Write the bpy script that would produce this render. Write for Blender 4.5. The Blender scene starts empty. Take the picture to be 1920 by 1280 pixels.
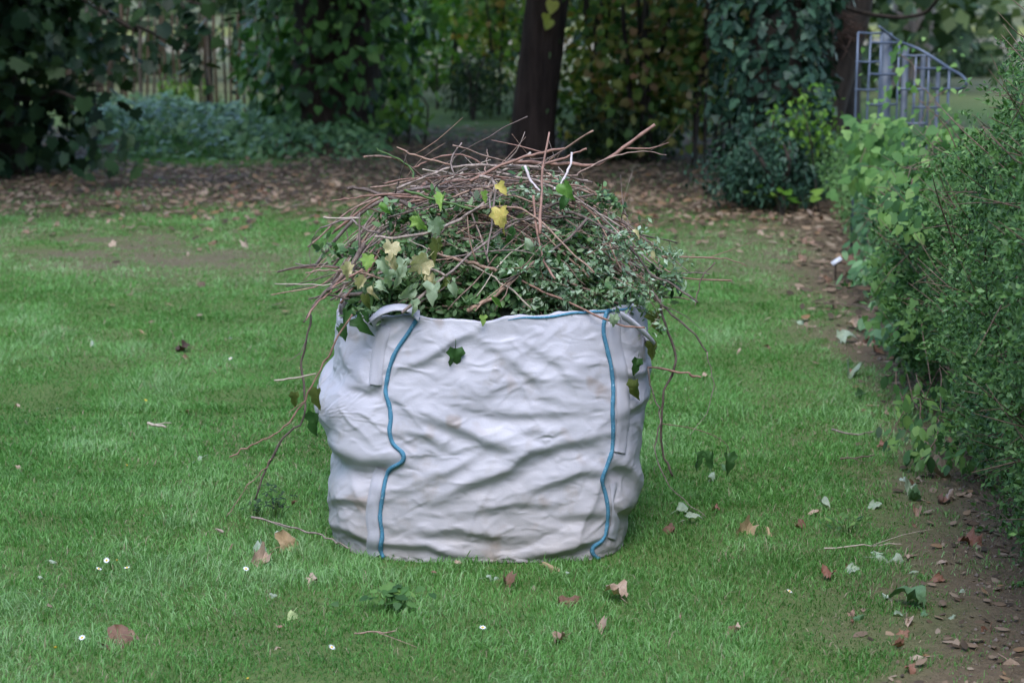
import bpy, math, random
import numpy as np
from math import radians, pi

# ------------------------------------------------------------------ camera, sky, sun, exposure
scene = bpy.context.scene
COL = scene.collection
FPX, CAM_Z, PITCH = 3733.3, 1.6, math.atan(660 / 3733.3)      # 70 mm lens on a 36 mm sensor, horizon 20 px above the frame
cam_data = bpy.data.cameras.new('camera')
cam = bpy.data.objects.new('camera', cam_data)
COL.objects.link(cam)
cam.location = (0, 0, CAM_Z)
cam.rotation_euler = (pi / 2 - PITCH, 0, 0)
cam_data.lens, cam_data.sensor_width = 70, 36
cam_data.clip_start, cam_data.clip_end = 0.05, 3000
cam_data.dof.use_dof = True
cam_data.dof.focus_distance = 5.65
cam_data.dof.aperture_fstop = 4.8
scene.camera = cam

SUN_EL, SUN_AZ = radians(58), radians(186)                     # high, behind the camera
world = bpy.data.worlds.new('World')
scene.world = world
world.use_nodes = True
wn = world.node_tree.nodes
sky = wn.new('ShaderNodeTexSky')
sky.sky_type = 'NISHITA'
sky.sun_disc = False
sky.sun_elevation, sky.sun_rotation = SUN_EL, SUN_AZ
sky.air_density, sky.dust_density, sky.ozone_density = 1.0, 1.0, 1.6
world.node_tree.links.new(sky.outputs[0], wn['Background'].inputs[0])
wn['Background'].inputs[1].default_value = 0.15
sun_data = bpy.data.lights.new('sun', 'SUN')
sun_data.energy, sun_data.angle, sun_data.color = 0.8, radians(40), (1.0, 0.97, 0.93)
sun = bpy.data.objects.new('sun', sun_data)
COL.objects.link(sun)
sun.rotation_euler = (pi / 2 - SUN_EL, 0, pi - SUN_AZ)
vs = scene.view_settings
vs.view_transform, vs.look, vs.gamma, vs.use_curve_mapping = 'Standard', 'None', 1.0, False
vs.exposure = 1.95
scene.render.engine = 'CYCLES'
scene.cycles.use_denoising = True
scene.cycles.max_bounces = 6
scene.cycles.transparent_max_bounces = 4

# ------------------------------------------------------------------ pixels and noise
RNG = np.random.default_rng(7)
random.seed(7)
CP, SP = math.cos(PITCH), math.sin(PITCH)
def ray(u, v):
    cx, cy = (u - 960) / FPX, (640 - v) / FPX
    return np.array([cx, CP + cy * SP, -SP + cy * CP])
def G(u, v, z=0.0):                    # where a pixel's ray meets the ground
    d = ray(u, v); t = (z - CAM_Z) / d[2]
    return np.array([0, 0, CAM_Z]) + d * t
def P(u, v, Y):                        # the point of a pixel's ray at world y = Y
    d = ray(u, v)
    return np.array([0, 0, CAM_Z]) + d * (Y / d[1])
def proj(p):
    p = np.asarray(p, float)
    x, y, z = p[..., 0], p[..., 1], p[..., 2] - CAM_Z
    dep = y * CP - z * SP; up = y * SP + z * CP
    return 960 + FPX * x / dep, 640 - FPX * up / dep

def _hash(i, j, k, s):
    n = (i.astype(np.int64) * 374761393 + j.astype(np.int64) * 668265263 + k.astype(np.int64) * 2147483647 + s * 974634777) & 0xffffffff
    n = ((n ^ (n >> 13)) * 1274126177) & 0xffffffff
    n = ((n ^ (n >> 16)) * 2246822519) & 0xffffffff
    return ((n ^ (n >> 15)) & 0xffffff) / float(0xffffff)
def noise(x, y, z=0.0, s=0):           # value noise in -1..1
    x, y, z = np.broadcast_arrays(np.asarray(x, float), np.asarray(y, float), np.asarray(z, float))
    i, j, k = np.floor(x), np.floor(y), np.floor(z)
    f, g, h = x - i, y - j, z - k
    f, g, h = (t * t * t * (t * (t * 6 - 15) + 10) for t in (f, g, h))
    r = 0
    for a in (0, 1):
        for b in (0, 1):
            for c in (0, 1):
                w = (f if a else 1 - f) * (g if b else 1 - g) * (h if c else 1 - h)
                r = r + w * _hash(i + a, j + b, k + c, s)
    return r * 2 - 1
def fbm(x, y, z=0.0, s=0, o=3):
    r, a = 0, 1.0
    for q in range(o):
        r = r + a * noise(np.asarray(x) * 2 ** q, np.asarray(y) * 2 ** q, np.asarray(z) * 2 ** q, s + q); a *= 0.5
    return r / 1.75
def sstep(a, b, x):
    t = np.clip((x - a) / (b - a), 0, 1); return t * t * (3 - 2 * t)

# ------------------------------------------------------------------ objects
def tag(o, label=None, cat=None, group=None, kind=None):
    for k, v in (('label', label), ('category', cat), ('group', group), ('kind', kind)):
        if v: o[k] = v
    return o
def empty(name, loc=(0, 0, 0)):
    o = bpy.data.objects.new(name, None); COL.objects.link(o); o.location = loc; o.empty_display_size = 0.05
    return o
def mesh(name, V, F, mat=None, tint=None, smooth=True, attrs=None):
    V = np.ascontiguousarray(V, np.float32).reshape(-1, 3)
    me = bpy.data.meshes.new(name)
    F = np.asarray(F, np.int32)
    k = F.shape[1]
    me.vertices.add(len(V)); me.vertices.foreach_set('co', V.ravel())
    me.loops.add(F.size); me.loops.foreach_set('vertex_index', F.ravel())
    me.polygons.add(len(F)); me.polygons.foreach_set('loop_start', np.arange(0, F.size, k, dtype=np.int32))
    if smooth: me.polygons.foreach_set('use_smooth', np.ones(len(F), bool))
    at = dict(attrs or {})
    if tint is not None: at['tint'] = tint
    for n, a in at.items():
        d = me.attributes.new(n, 'FLOAT', 'POINT'); d.data.foreach_set('value', np.ascontiguousarray(a, np.float32).ravel())
    me.update(calc_edges=True)
    if mat: me.materials.append(mat)
    return me
def obj(name, me, parent=None, loc=None, rot=None, scale=None):
    o = bpy.data.objects.new(name, me); COL.objects.link(o)
    if parent is not None: o.parent = parent
    if loc is not None: o.location = loc
    if rot is not None: o.rotation_euler = rot
    if scale is not None: o.scale = (scale,) * 3 if np.isscalar(scale) else scale
    return o
def mk(name, V, F, mat, parent=None, tint=None, smooth=True, attrs=None):
    return obj(name, mesh(name, V, F, mat, tint, smooth, attrs), parent)
def join(parts):                       # list of (V, F[, tint]) -> one
    Vs, Fs, Ts, n = [], [], [], 0
    for p in parts:
        Vs.append(p[0]); Fs.append(np.asarray(p[1]) + n); n += len(p[0])
        Ts.append(np.broadcast_to(p[2] if len(p) > 2 else 0.5, (len(p[0]),)))
    return np.concatenate(Vs), np.concatenate(Fs), np.concatenate(Ts)

# ------------------------------------------------------------------ materials
def new_mat(name):
    m = bpy.data.materials.new(name); m.use_nodes = True
    nt = m.node_tree; b = nt.nodes['Principled BSDF']; return m, nt, b
def ramp(nt, fac, cols):
    r = nt.nodes.new('ShaderNodeValToRGB'); e = r.color_ramp.elements
    while len(e) < len(cols): e.new(0.5)
    for i, c in enumerate(cols):
        pos, col = c if len(c) == 2 else (i / max(1, len(cols) - 1), c)
        e[i].position = pos; e[i].color = (*col, 1)
    nt.links.new(fac, r.inputs[0]); return r.outputs[0]
def tex_noise(nt, scale, detail=3, coord='Object', rough=0.5, mapping=None):
    t = nt.nodes.new('ShaderNodeTexNoise'); t.inputs['Scale'].default_value = scale
    t.inputs['Detail'].default_value = detail; t.inputs['Roughness'].default_value = rough
    c = nt.nodes.new('ShaderNodeTexCoord'); out = c.outputs[coord]
    if mapping:
        m = nt.nodes.new('ShaderNodeMapping'); m.inputs['Scale'].default_value = mapping
        nt.links.new(out, m.inputs[0]); out = m.outputs[0]
    nt.links.new(out, t.inputs['Vector']); return t.outputs[0]
def mix(nt, fac, a, b, kind='MIX'):
    m = nt.nodes.new('ShaderNodeMix'); m.data_type = 'RGBA'; m.blend_type = kind
    for s, v in ((m.inputs[0], fac), (m.inputs[6], a), (m.inputs[7], b)):
        if hasattr(v, 'links'): nt.links.new(v, s)
        elif isinstance(v, (int, float)): s.default_value = v
        else: s.default_value = (*v, 1)
    return m.outputs[2]
def attr(nt, name):
    a = nt.nodes.new('ShaderNodeAttribute'); a.attribute_name = name; return a.outputs['Fac']
def bump(nt, b, h, strength=0.3, dist=0.01):
    n = nt.nodes.new('ShaderNodeBump'); n.inputs['Strength'].default_value = strength; n.inputs['Distance'].default_value = dist
    nt.links.new(h, n.inputs['Height']); nt.links.new(n.outputs[0], b.inputs['Normal'])
def leaf_mat(name, cols, rough=0.5, trans=0.25, by='tint', spec=0.22, mottle=0.35, mscale=30, patch=None):
    m, nt, b = new_mat(name)
    if by == 'object':
        oi = nt.nodes.new('ShaderNodeObjectInfo'); f = oi.outputs['Random']
    else: f = attr(nt, 'tint')
    c = ramp(nt, f, cols)
    n = tex_noise(nt, mscale, 2)
    dark = mix(nt, 1.0, c, (1 - mottle,) * 3, 'MULTIPLY')
    c2 = mix(nt, n, dark, mix(nt, 1.0, c, (1 + mottle,) * 3, 'MULTIPLY'))
    if patch:
        pn = tex_noise(nt, patch[0], 2)
        mr = nt.nodes.new('ShaderNodeMapRange'); mr.inputs[1].default_value, mr.inputs[2].default_value = 0.42, 0.6
        nt.links.new(pn, mr.inputs[0]); c2 = mix(nt, mr.outputs[0], c2, mix(nt, 1.0, c2, patch[1], 'MULTIPLY'))
    nt.links.new(c2, b.inputs['Base Color'])
    b.inputs['Roughness'].default_value = rough; b.inputs['Specular IOR Level'].default_value = spec
    if trans:
        t = nt.nodes.new('ShaderNodeBsdfTranslucent'); nt.links.new(mix(nt, 1.0, c2, (1.1, 1.25, 0.6), 'MULTIPLY'), t.inputs[0])
        s = nt.nodes.new('ShaderNodeMixShader'); s.inputs[0].default_value = trans
        nt.links.new(b.outputs[0], s.inputs[1]); nt.links.new(t.outputs[0], s.inputs[2])
        nt.links.new(s.outputs[0], nt.nodes['Material Output'].inputs[0])
    return m
def bark_mat(name, a, c, scale=(20, 20, 4), strength=0.6, dist=0.02, by=None, rough=0.85, det=5):
    m, nt, b = new_mat(name)
    n = tex_noise(nt, 1.0, det, 'Object', 0.6, scale)
    col = ramp(nt, n, [(0.3, a), (0.7, c)])
    if by == 'object':
        oi = nt.nodes.new('ShaderNodeObjectInfo')
        col = mix(nt, 1.0, col, ramp(nt, oi.outputs['Random'], [(0.55, 0.5, 0.5), (1.0, 0.85, 0.75), (1.35, 1.1, 0.95), (0.8, 0.8, 0.85), (1.3, 1.3, 1.3)]), 'MULTIPLY')
    nt.links.new(col, b.inputs['Base Color']); b.inputs['Roughness'].default_value = rough
    b.inputs['Specular IOR Level'].default_value = 0.25
    bump(nt, b, n, strength, dist); return m
def plain(name, c, rough=0.5, metal=0.0, var=0.2, scale=40):
    m, nt, b = new_mat(name)
    n = tex_noise(nt, scale, 3)
    nt.links.new(mix(nt, n, tuple(x * (1 - var) for x in c), tuple(x * (1 + var) for x in c)), b.inputs['Base Color'])
    b.inputs['Roughness'].default_value = rough; b.inputs['Metallic'].default_value = metal; return m

# ------------------------------------------------------------------ shapes
def tube(pts, rad, sides=6, spline=0, jit=0.0, seed=0):
    pts = np.asarray(pts, float); rad = np.broadcast_to(np.asarray(rad, float), (len(pts),))
    if spline:
        t = np.linspace(0, len(pts) - 1, (len(pts) - 1) * spline + 1); e = np.concatenate([2 * pts[:1] - pts[1:2], pts, 2 * pts[-1:] - pts[-2:-1]])
        i = np.minimum(t.astype(int), len(pts) - 2); f = (t - i)[:, None]
        p0, p1, p2, p3 = e[i], e[i + 1], e[i + 2], e[i + 3]
        rad = np.interp(t, np.arange(len(pts)), rad)
        pts = 0.5 * (2 * p1 + (p2 - p0) * f + (2 * p0 - 5 * p1 + 4 * p2 - p3) * f ** 2 + (3 * p1 - p0 - 3 * p2 + p3) * f ** 3)
    n = len(pts)
    T = np.gradient(pts, axis=0); T /= np.linalg.norm(T, axis=1, keepdims=True) + 1e-9
    a = np.array([0.31, 0.27, 0.91]) if abs(T[0] @ np.array([0.31, 0.27, 0.91])) < 0.9 else np.array([0.9, 0.3, 0.1])
    Nn = []
    for k in range(n):
        a = a - (a @ T[k]) * T[k]; a /= np.linalg.norm(a) + 1e-9; Nn.append(a)
    Nn = np.array(Nn); B = np.cross(T, Nn)
    ang = np.arange(sides) * 2 * pi / sides
    r = rad[:, None] * np.ones((1, sides))
    if jit: r = r * (1 + jit * np.random.default_rng(seed).normal(size=r.shape))
    V = pts[:, None] + r[..., None] * (np.cos(ang)[None, :, None] * Nn[:, None] + np.sin(ang)[None, :, None] * B[:, None])
    V = np.concatenate([V.reshape(-1, 3), pts[:1], pts[-1:]])
    k, s = np.meshgrid(np.arange(n - 1), np.arange(sides), indexing='ij')
    s2 = (s + 1) % sides
    q = np.stack([k * sides + s, k * sides + s2, (k + 1) * sides + s2, (k + 1) * sides + s], -1).reshape(-1, 4)
    F = np.concatenate([q[:, [0, 1, 2]], q[:, [0, 2, 3]]])
    c = np.arange(sides); c2 = (c + 1) % sides
    F = np.concatenate([F, np.stack([c2, c, c * 0 + n * sides], -1), np.stack([(n - 1) * sides + c, (n - 1) * sides + c2, c * 0 + n * sides + 1], -1)])
    return V, F
def box(c, size, rz=0.0):
    s = np.array([[x, y, z] for x in (-1, 1) for y in (-1, 1) for z in (-1, 1)], float) * np.asarray(size) / 2
    if rz:
        co, si = math.cos(rz), math.sin(rz); s = np.stack([s[:, 0] * co - s[:, 1] * si, s[:, 0] * si + s[:, 1] * co, s[:, 2]], -1)
    q = np.array([[0, 1, 3, 2], [4, 6, 7, 5], [0, 4, 5, 1], [2, 3, 7, 6], [0, 2, 6, 4], [1, 5, 7, 3]])
    return s + np.asarray(c), np.concatenate([q[:, [0, 1, 2]], q[:, [0, 2, 3]]])

# leaf outlines: base at the origin, tip towards +y, upper side +z
def fan(half, cz=0.06, curl=0.25, centre=0.38):
    half = np.array(half, float); left = half[1:-1][::-1] * [-1, 1]
    o = np.concatenate([half, left]); c = np.array([[0, centre]])
    xy = np.concatenate([c, o]); z = cz - np.abs(xy[:, 0]) * curl * 0.6 - (xy[:, 1] - 0.2) ** 2 * curl * 0.5
    z[0] = cz * 0.4
    n = len(o); k = np.arange(n)
    return np.column_stack([xy, z]), np.stack([k * 0, 1 + k, 1 + (k + 1) % n], -1)
T_HEART = fan([(0, 0), (.22, -.14), (.46, .02), (.47, .34), (.27, .72), (0, 1.05)])
T_LOBED = fan([(0, 0), (.26, -.12), (.50, -.03), (.43, .16), (.64, .40), (.43, .50), (.36, .74), (.20, .73), (0, 1.06)])
T_IVY = fan([(0, 0), (.34, -.10), (.52, .18), (.30, .36), (.34, .60), (0, 1.05)])
T_OVAL = fan([(0, 0), (.22, .22), (.26, .5), (.15, .8), (0, 1.0)], 0.03, 0.3, 0.5)
T_WIDE = fan([(0, 0), (.5, .42), (0, 1.05)])
T_SMALL = (np.array([[0, 0, 0], [.24, .5, .07], [0, 1, -.05], [-.24, .5, .07]]), np.array([[0, 1, 2], [0, 2, 3]]))
def leaves(pos, nrm, size, tmpl=T_OVAL, tip=None, rng=RNG, tint=None, flop=0.0):
    pos = np.asarray(pos, float); N = len(pos)
    n = np.asarray(nrm, float); n = n / (np.linalg.norm(n, axis=1, keepdims=True) + 1e-9)
    t = rng.normal(size=(N, 3)) if tip is None else np.broadcast_to(np.asarray(tip, float), (N, 3)) + rng.normal(size=(N, 3)) * 0.35
    t = t - (t * n).sum(1, keepdims=True) * n; t /= np.linalg.norm(t, axis=1, keepdims=True) + 1e-9
    b = np.cross(t, n)
    size = np.broadcast_to(np.asarray(size, float), (N,))
    tv, tf = tmpl; k = len(tv)
    zs = rng.uniform(0.2, 1.9, N)[:, None]; ws = rng.uniform(0.75, 1.1, N)[:, None]
    L = tv[None] * size[:, None, None]
    V = pos[:, None] + (L[..., 0] * ws)[..., None] * b[:, None] + L[..., 1][..., None] * t[:, None] + (L[..., 2] * zs)[..., None] * n[:, None]
    F = (tf[None] + (np.arange(N) * k)[:, None, None]).reshape(-1, 3)
    ti = rng.random(N) if tint is None else np.asarray(tint)
    return V.reshape(-1, 3), F, np.repeat(ti, k)
def unit(n, rng=RNG):
    d = rng.normal(size=(n, 3)); return d / np.linalg.norm(d, axis=1, keepdims=True)
# ------------------------------------------------------------------ ground: where lawn, litter and bare earth lie
_e = np.array([G(u, v)[:2] for u, v in ((1690, 1290), (1720, 1100), (1735, 950), (1710, 840), (1610, 700), (1560, 600), (1545, 520), (1520, 470), (1500, 420))])
_o = np.argsort(_e[:, 1]); EDGE_Y, EDGE_X = _e[_o, 1], _e[_o, 0]
def hedge_foot(y): return np.interp(y, [3, 5.1, 6.5, 8, 10, 12.2, 14, 17], [1.2, 1.34, 1.54, 1.66, 1.92, 2.16, 2.3, 2.5])
def masks(x, y):
    x, y = np.asarray(x, float), np.asarray(y, float)
    n1, n2, n3 = fbm(x * 1.3, y * 1.3, 0, 3), fbm(x * 5, y * 5, 0, 9), noise(x * 14, y * 14, 0, 21)
    dirt = sstep(-0.28, 0.16, x - np.interp(y, EDGE_Y, EDGE_X) + 0.20 * n1 + 0.14 * n2) * sstep(24, 14, y)
    u, v = proj(np.stack([x, y, x * 0], -1))
    dry = np.exp(-(((u - 210) / 330) ** 2 + ((v - 468 - (u - 200) * 0.05) / 38) ** 2)) * (0.65 + 0.6 * n1 + 0.6 * n2 + 0.35 * n3)
    dry = dry + 0.55 * np.exp(-(((u - 1480) / 300) ** 2 + ((v - 470) / 50) ** 2)) * (0.8 + 0.5 * n2)
    dry = dry + 0.28 * np.clip(fbm(x * 1.1 + 9, y * 0.9, 0, 47) * 1.6 - 0.25, 0, 1) * (0.6 + 0.6 * n2) + 0.15 * np.exp(-(((u - 1500) / 130) ** 2)) * (0.5 + 0.8 * n2) * (v > 480)
    lo = 398 - 26 * np.clip((u - 1050) / 400, -0.2, 1) * -1 + 22 * n1
    lit = sstep(lo + 62, lo - 40, v + 26 * n2 + 16 * n3) * sstep(232, 262, v + 8 * n1)
    lit = lit * (1 - 0.9 * sstep(318, 304, v) * sstep(215, 260, u) * sstep(600, 470, u))   # a strip of grass before the ground cover
    lit = np.where((y < 27) & (y > 10), lit, 0.0)
    return np.clip(dirt, 0, 1), np.clip(dry * 1.4, 0, 1), np.clip(lit, 0, 1), n3

def ground_z(x, y):
    d, _, _, _ = masks(x, y)
    return 0.012 * fbm(np.asarray(x) * 1.1, np.asarray(y) * 1.1, 0, 5) + d * 0.014 * fbm(np.asarray(x) * 9, np.asarray(y) * 9, 0, 8)

gx = np.concatenate([-np.geomspace(900, 9, 24), np.arange(-8.5, 6.5, 0.07), np.geomspace(7, 900, 24)])
gy = np.concatenate([-np.geomspace(300, 4, 12), np.arange(-2, 3.5, 0.5), np.arange(3.6, 18, 0.07), np.arange(18, 32, 0.25), np.geomspace(33, 1800, 34)])
X, Y = np.meshgrid(gx, gy)
near = (np.abs(X) < 9) & (Y > 3) & (Y < 30)
d_, r_, l_, _ = masks(X.ravel(), Y.ravel())
Z = np.where(near, ground_z(X.ravel(), Y.ravel()).reshape(X.shape), 0.0)
ny, nx = X.shape
i, j = np.meshgrid(np.arange(ny - 1), np.arange(nx - 1), indexing='ij')
F = np.stack([i * nx + j, i * nx + j + 1, (i + 1) * nx + j + 1, (i + 1) * nx + j], -1).reshape(-1, 4)
m_ground, nt, b = new_mat('lawn_soil')
n1, n2 = tex_noise(nt, 1.2, 4), tex_noise(nt, 40, 5, 'Object', 0.7)
turf = mix(nt, n1, (0.055, 0.085, 0.028), (0.085, 0.135, 0.042))
turf = mix(nt, n2, turf, mix(nt, 1.0, turf, (1.5, 1.35, 1.3), 'MULTIPLY'))
earth = mix(nt, n2, (0.055, 0.040, 0.026), (0.19, 0.146, 0.098))
litc = mix(nt, n2, (0.045, 0.032, 0.022), (0.13, 0.090, 0.062))
dryc = mix(nt, n2, (0.07, 0.065, 0.035), (0.17, 0.14, 0.10))
c = mix(nt, attr(nt, 'dry'), turf, dryc)
c = mix(nt, attr(nt, 'litter'), c, litc)
c = mix(nt, attr(nt, 'dirt'), c, earth)
# the far mown field beyond the trees: paler dry grass with a worn path
tc = nt.nodes.new('ShaderNodeTexCoord'); sx = nt.nodes.new('ShaderNodeSeparateXYZ'); nt.links.new(tc.outputs['Object'], sx.inputs[0])
def band(a, b_, c_, d__):
    r = nt.nodes.new('ShaderNodeValToRGB'); e = r.color_ramp.elements
    e.new(0.5); e.new(0.6)
    for el, (p, val) in zip(e, ((a, 0), (b_, 1), (c_, 1), (d__, 0))): el.position = p / 400; el.color = (val,) * 3 + (1,)
    mlt = nt.nodes.new('ShaderNodeMath'); mlt.operation = 'MULTIPLY'; mlt.inputs[1].default_value = 1 / 400
    nt.links.new(sx.outputs[1], mlt.inputs[0]); nt.links.new(mlt.outputs[0], r.inputs[0]); return r.outputs[0]
c = mix(nt, band(27, 33, 380, 399), c, mix(nt, n1, (0.075, 0.085, 0.04), (0.11, 0.11, 0.055)))
c = mix(nt, band(50, 54, 64, 68), c, (0.17, 0.145, 0.10))
c = mix(nt, band(68, 71, 84, 90), c, (0.16, 0.165, 0.045))
nt.links.new(c, b.inputs['Base Color']); b.inputs['Roughness'].default_value = 0.95; b.inputs['Specular IOR Level'].default_value = 0.1
bump(nt, b, n2, 0.8, 0.02)
ground = mk('ground', np.stack([X, Y, Z], -1).reshape(-1, 3), F, m_ground, attrs={'dirt': d_ * near.ravel(), 'dry': r_ * near.ravel(), 'litter': l_})
tag(ground, 'lawn ground with bare earth along the hedge and leaf litter under trees', None, None, 'structure')

# ------------------------------------------------------------------ grass blades
def grass_points():
    out = []
    for y0 in np.arange(3.8, 22.0, 0.4):
        yc = y0 + 0.2; hw = yc * 0.27 + 0.9
        dens = 26000 if yc < 6.4 else 26000 * (6.4 / yc) ** 1.9
        n = int(dens * 0.4 * (2 * hw + 0.5 + 0.04 * yc))
        out.append(np.column_stack([RNG.uniform(-hw - 0.5 - 0.04 * yc, hw, n), RNG.uniform(y0, y0 + 0.4, n)]))
    return np.concatenate(out)
p = grass_points()
d_, r_, l_, n3 = masks(p[:, 0], p[:, 1])
patch = fbm(p[:, 0] * 2.1, p[:, 1] * 1.3, 0, 31) * 1.25
tuft = noise(p[:, 0] * 7, p[:, 1] * 7, 0, 33)
keep = RNG.random(len(p)) < (1 - 0.88 * sstep(0.2, 0.8, d_ + 0.35 * n3 + 0.25 * noise(p[:, 0] * 4, p[:, 1] * 4, 0, 19))) * (1 - 0.62 * np.clip(r_ * 1.3, 0, 1)) * (1 - 0.94 * l_) * (0.80 + 0.2 * tuft)
keep &= p[:, 0] < hedge_foot(p[:, 1]) + 0.15
p, patch, tuft, r_, d_ = p[keep], patch[keep], tuft[keep], r_[keep], d_[keep]
N = len(p)
h = (0.014 + 0.018 * RNG.random(N) ** 1.5) * (1 + 0.35 * patch + 0.35 * tuft) * (1 - 0.5 * np.clip(r_ + d_, 0, 1)) * RNG.uniform(0.8, 1.25, N)
long_ = RNG.random(N) < 0.03; h[long_] *= 1.6
wd = 0.00115 * np.maximum(1, p[:, 1] / 5.5) ** 1.25 * RNG.uniform(0.7, 1.5, N)
ang = 1.2 * noise(p[:, 0] * 2.6, p[:, 1] * 2.6, 0, 41) * pi + RNG.normal(size=N) * 1.7
lean = np.abs(RNG.normal(0.55, 0.35, N)) + 0.15
dx, dy = np.cos(ang), np.sin(ang)
z0 = ground_z(p[:, 0], p[:, 1]) - 0.003
fa = RNG.uniform(0, 2 * pi, N); wx, wy = np.cos(fa) * wd, np.sin(fa) * wd
base = np.column_stack([p[:, 0], p[:, 1], z0])
W = np.column_stack([wx, wy, wx * 0])
midp = base + np.column_stack([dx * lean * h * 0.35, dy * lean * h * 0.35, h * 0.62])
tipp = base + np.column_stack([dx * lean * h * 1.05, dy * lean * h * 1.05, h * (1.0 - 0.28 * np.minimum(lean, 1.6))])
nr_ = p[:, 1] < 7.6; fr_ = ~nr_        # bent blades near by, plain ones farther off
Va = np.stack([base - W, base + W, midp - W * 0.8, midp + W * 0.8, tipp], 1)[nr_].reshape(-1, 3)
Vb = np.stack([base - W * 1.25, base + W * 1.25, tipp], 1)[fr_].reshape(-1, 3)
Na, Nb = int(nr_.sum()), int(fr_.sum())
V = np.concatenate([Va, Vb])
F = np.concatenate([(np.array([[0, 1, 3], [0, 3, 2], [2, 3, 4]])[None] + (np.arange(Na) * 5)[:, None, None]).reshape(-1, 3), np.arange(Nb * 3).reshape(-1, 3) + Na * 5])
tint = np.clip(0.45 + 0.34 * patch + 0.13 * tuft + 0.16 * RNG.normal(size=N) + 0.35 * (r_ > 0.3) * RNG.random(N), 0, 0.93)
tint[RNG.random(N) < 0.022] = 1.0
tint[RNG.random(N) < 0.42 * np.clip(r_ + 0.6 * d_, 0, 1)] = 1.0
m_grass = leaf_mat('grass_blades', [(0.0, (0.042, 0.130, 0.025)), (0.35, (0.078, 0.212, 0.044)), (0.6, (0.132, 0.290, 0.080)), (0.85, (0.21, 0.36, 0.16)), (0.97, (0.27, 0.39, 0.20)), (1.0, (0.27, 0.235, 0.16))],  # palest bluish steps colour in the sky sheen on the blades
                   rough=0.5, trans=0.32, spec=0.22, mottle=0.25, mscale=4)
tag(mk('grass', V, F, m_grass, tint=np.concatenate([np.repeat(tint[nr_], 5), np.repeat(tint[fr_], 3)]), smooth=False), 'short green lawn grass', None, None, 'stuff')
# ------------------------------------------------------------------ trees and shrubs of the background
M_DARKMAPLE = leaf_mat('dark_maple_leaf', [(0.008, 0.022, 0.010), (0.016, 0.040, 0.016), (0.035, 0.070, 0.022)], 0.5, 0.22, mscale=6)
M_IVY = leaf_mat('ivy_leaf', [(0.012, 0.038, 0.012), (0.045, 0.12, 0.030), (0.105, 0.23, 0.058), (0.19, 0.34, 0.08)], 0.5, 0.18, spec=0.25, mscale=6)
M_BLUEIVY = leaf_mat('blue_green_ivy_leaf', [(0.010, 0.030, 0.020), (0.022, 0.058, 0.036), (0.040, 0.090, 0.050)], 0.5, 0.15, spec=0.22, mscale=6)
M_COVER = leaf_mat('ground_cover_leaf', [(0.034, 0.095, 0.034), (0.090, 0.195, 0.075), (0.19, 0.32, 0.15)], 0.45, 0.2, spec=0.28, mscale=8)
M_AUTUMN = leaf_mat('turning_maple_leaf', [(0.035, 0.085, 0.018), (0.085, 0.18, 0.030), (0.16, 0.27, 0.044), (0.25, 0.31, 0.055), (0.27, 0.25, 0.05), (0.30, 0.16, 0.04)], 0.5, 0.40, mscale=6)
M_THICKET = leaf_mat('thicket_leaf', [(0.018, 0.045, 0.014), (0.050, 0.11, 0.024), (0.11, 0.19, 0.035), (0.20, 0.23, 0.05), (0.25, 0.20, 0.07), (0.24, 0.13, 0.07)], 0.5, 0.32, mscale=6)
M_BRIGHT = leaf_mat('bright_green_leaf', [(0.060, 0.150, 0.018), (0.10, 0.21, 0.025), (0.15, 0.26, 0.05)], 0.45, 0.40, mscale=8)
M_YELLOW = leaf_mat('yellow_heart_leaf', [(0.36, 0.40, 0.07), (0.46, 0.45, 0.10)], 0.5, 0.35, mscale=15)
M_CANOPY = leaf_mat('canopy_leaf', [(0.030, 0.070, 0.018), (0.055, 0.110, 0.026), (0.10, 0.14, 0.03)], 0.5, 0.20, mscale=3)
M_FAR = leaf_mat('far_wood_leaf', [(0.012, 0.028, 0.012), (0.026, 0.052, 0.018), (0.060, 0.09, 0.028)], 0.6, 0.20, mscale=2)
M_BARK = bark_mat('dark_brown_bark', (0.020, 0.013, 0.010), (0.070, 0.046, 0.036), (14, 14, 2.2), 1.0, 0.05)
M_GREYBARK = bark_mat('grey_ridged_bark', (0.045, 0.040, 0.036), (0.21, 0.185, 0.165), (9, 9, 0.7), 1.0, 0.06)
M_STEM = bark_mat('dark_stem_bark', (0.018, 0.014, 0.011), (0.055, 0.042, 0.032), (20, 20, 6), 0.5, 0.01)
M_STAKE = bark_mat('weathered_paling_wood', (0.030, 0.025, 0.020), (0.115, 0.098, 0.080), (25, 25, 3), 0.6, 0.01, by='object')

def trunk(pts, rad, sides=14, seed=0, flute=0.06, spline=5):
    V, F = tube(pts, rad, sides, spline)
    c = np.repeat(np.array([V[:-2].reshape(-1, sides, 3).mean(1)]), sides, axis=1).reshape(-1, 3) if False else V[:-2].reshape(-1, sides, 3).mean(1).repeat(sides, 0)
    a = np.tile(np.arange(sides) * 2 * pi / sides, len(c) // sides)
    k = 1 + flute * np.sin(3 * a + seed) + flute * noise(V[:-2, 0] * 6, V[:-2, 1] * 6, V[:-2, 2] * 2.2, seed)
    V[:-2] = c + (V[:-2] - c) * k[:, None]
    return V, F
def limb(a, b, r0, r1, sag=0.0, seed=0, sides=6):
    rng = np.random.default_rng(seed); a, b = np.asarray(a, float), np.asarray(b, float)
    t = np.linspace(0, 1, 6)[:, None]; L = np.linalg.norm(b - a)
    p = a + (b - a) * t + rng.normal(size=(6, 3)) * 0.05 * L * np.sin(t * pi); p[:, 2] += sag * np.sin(t[:, 0] * pi)
    return tube(p, np.linspace(r0, r1, 6), sides, 3)
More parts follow.
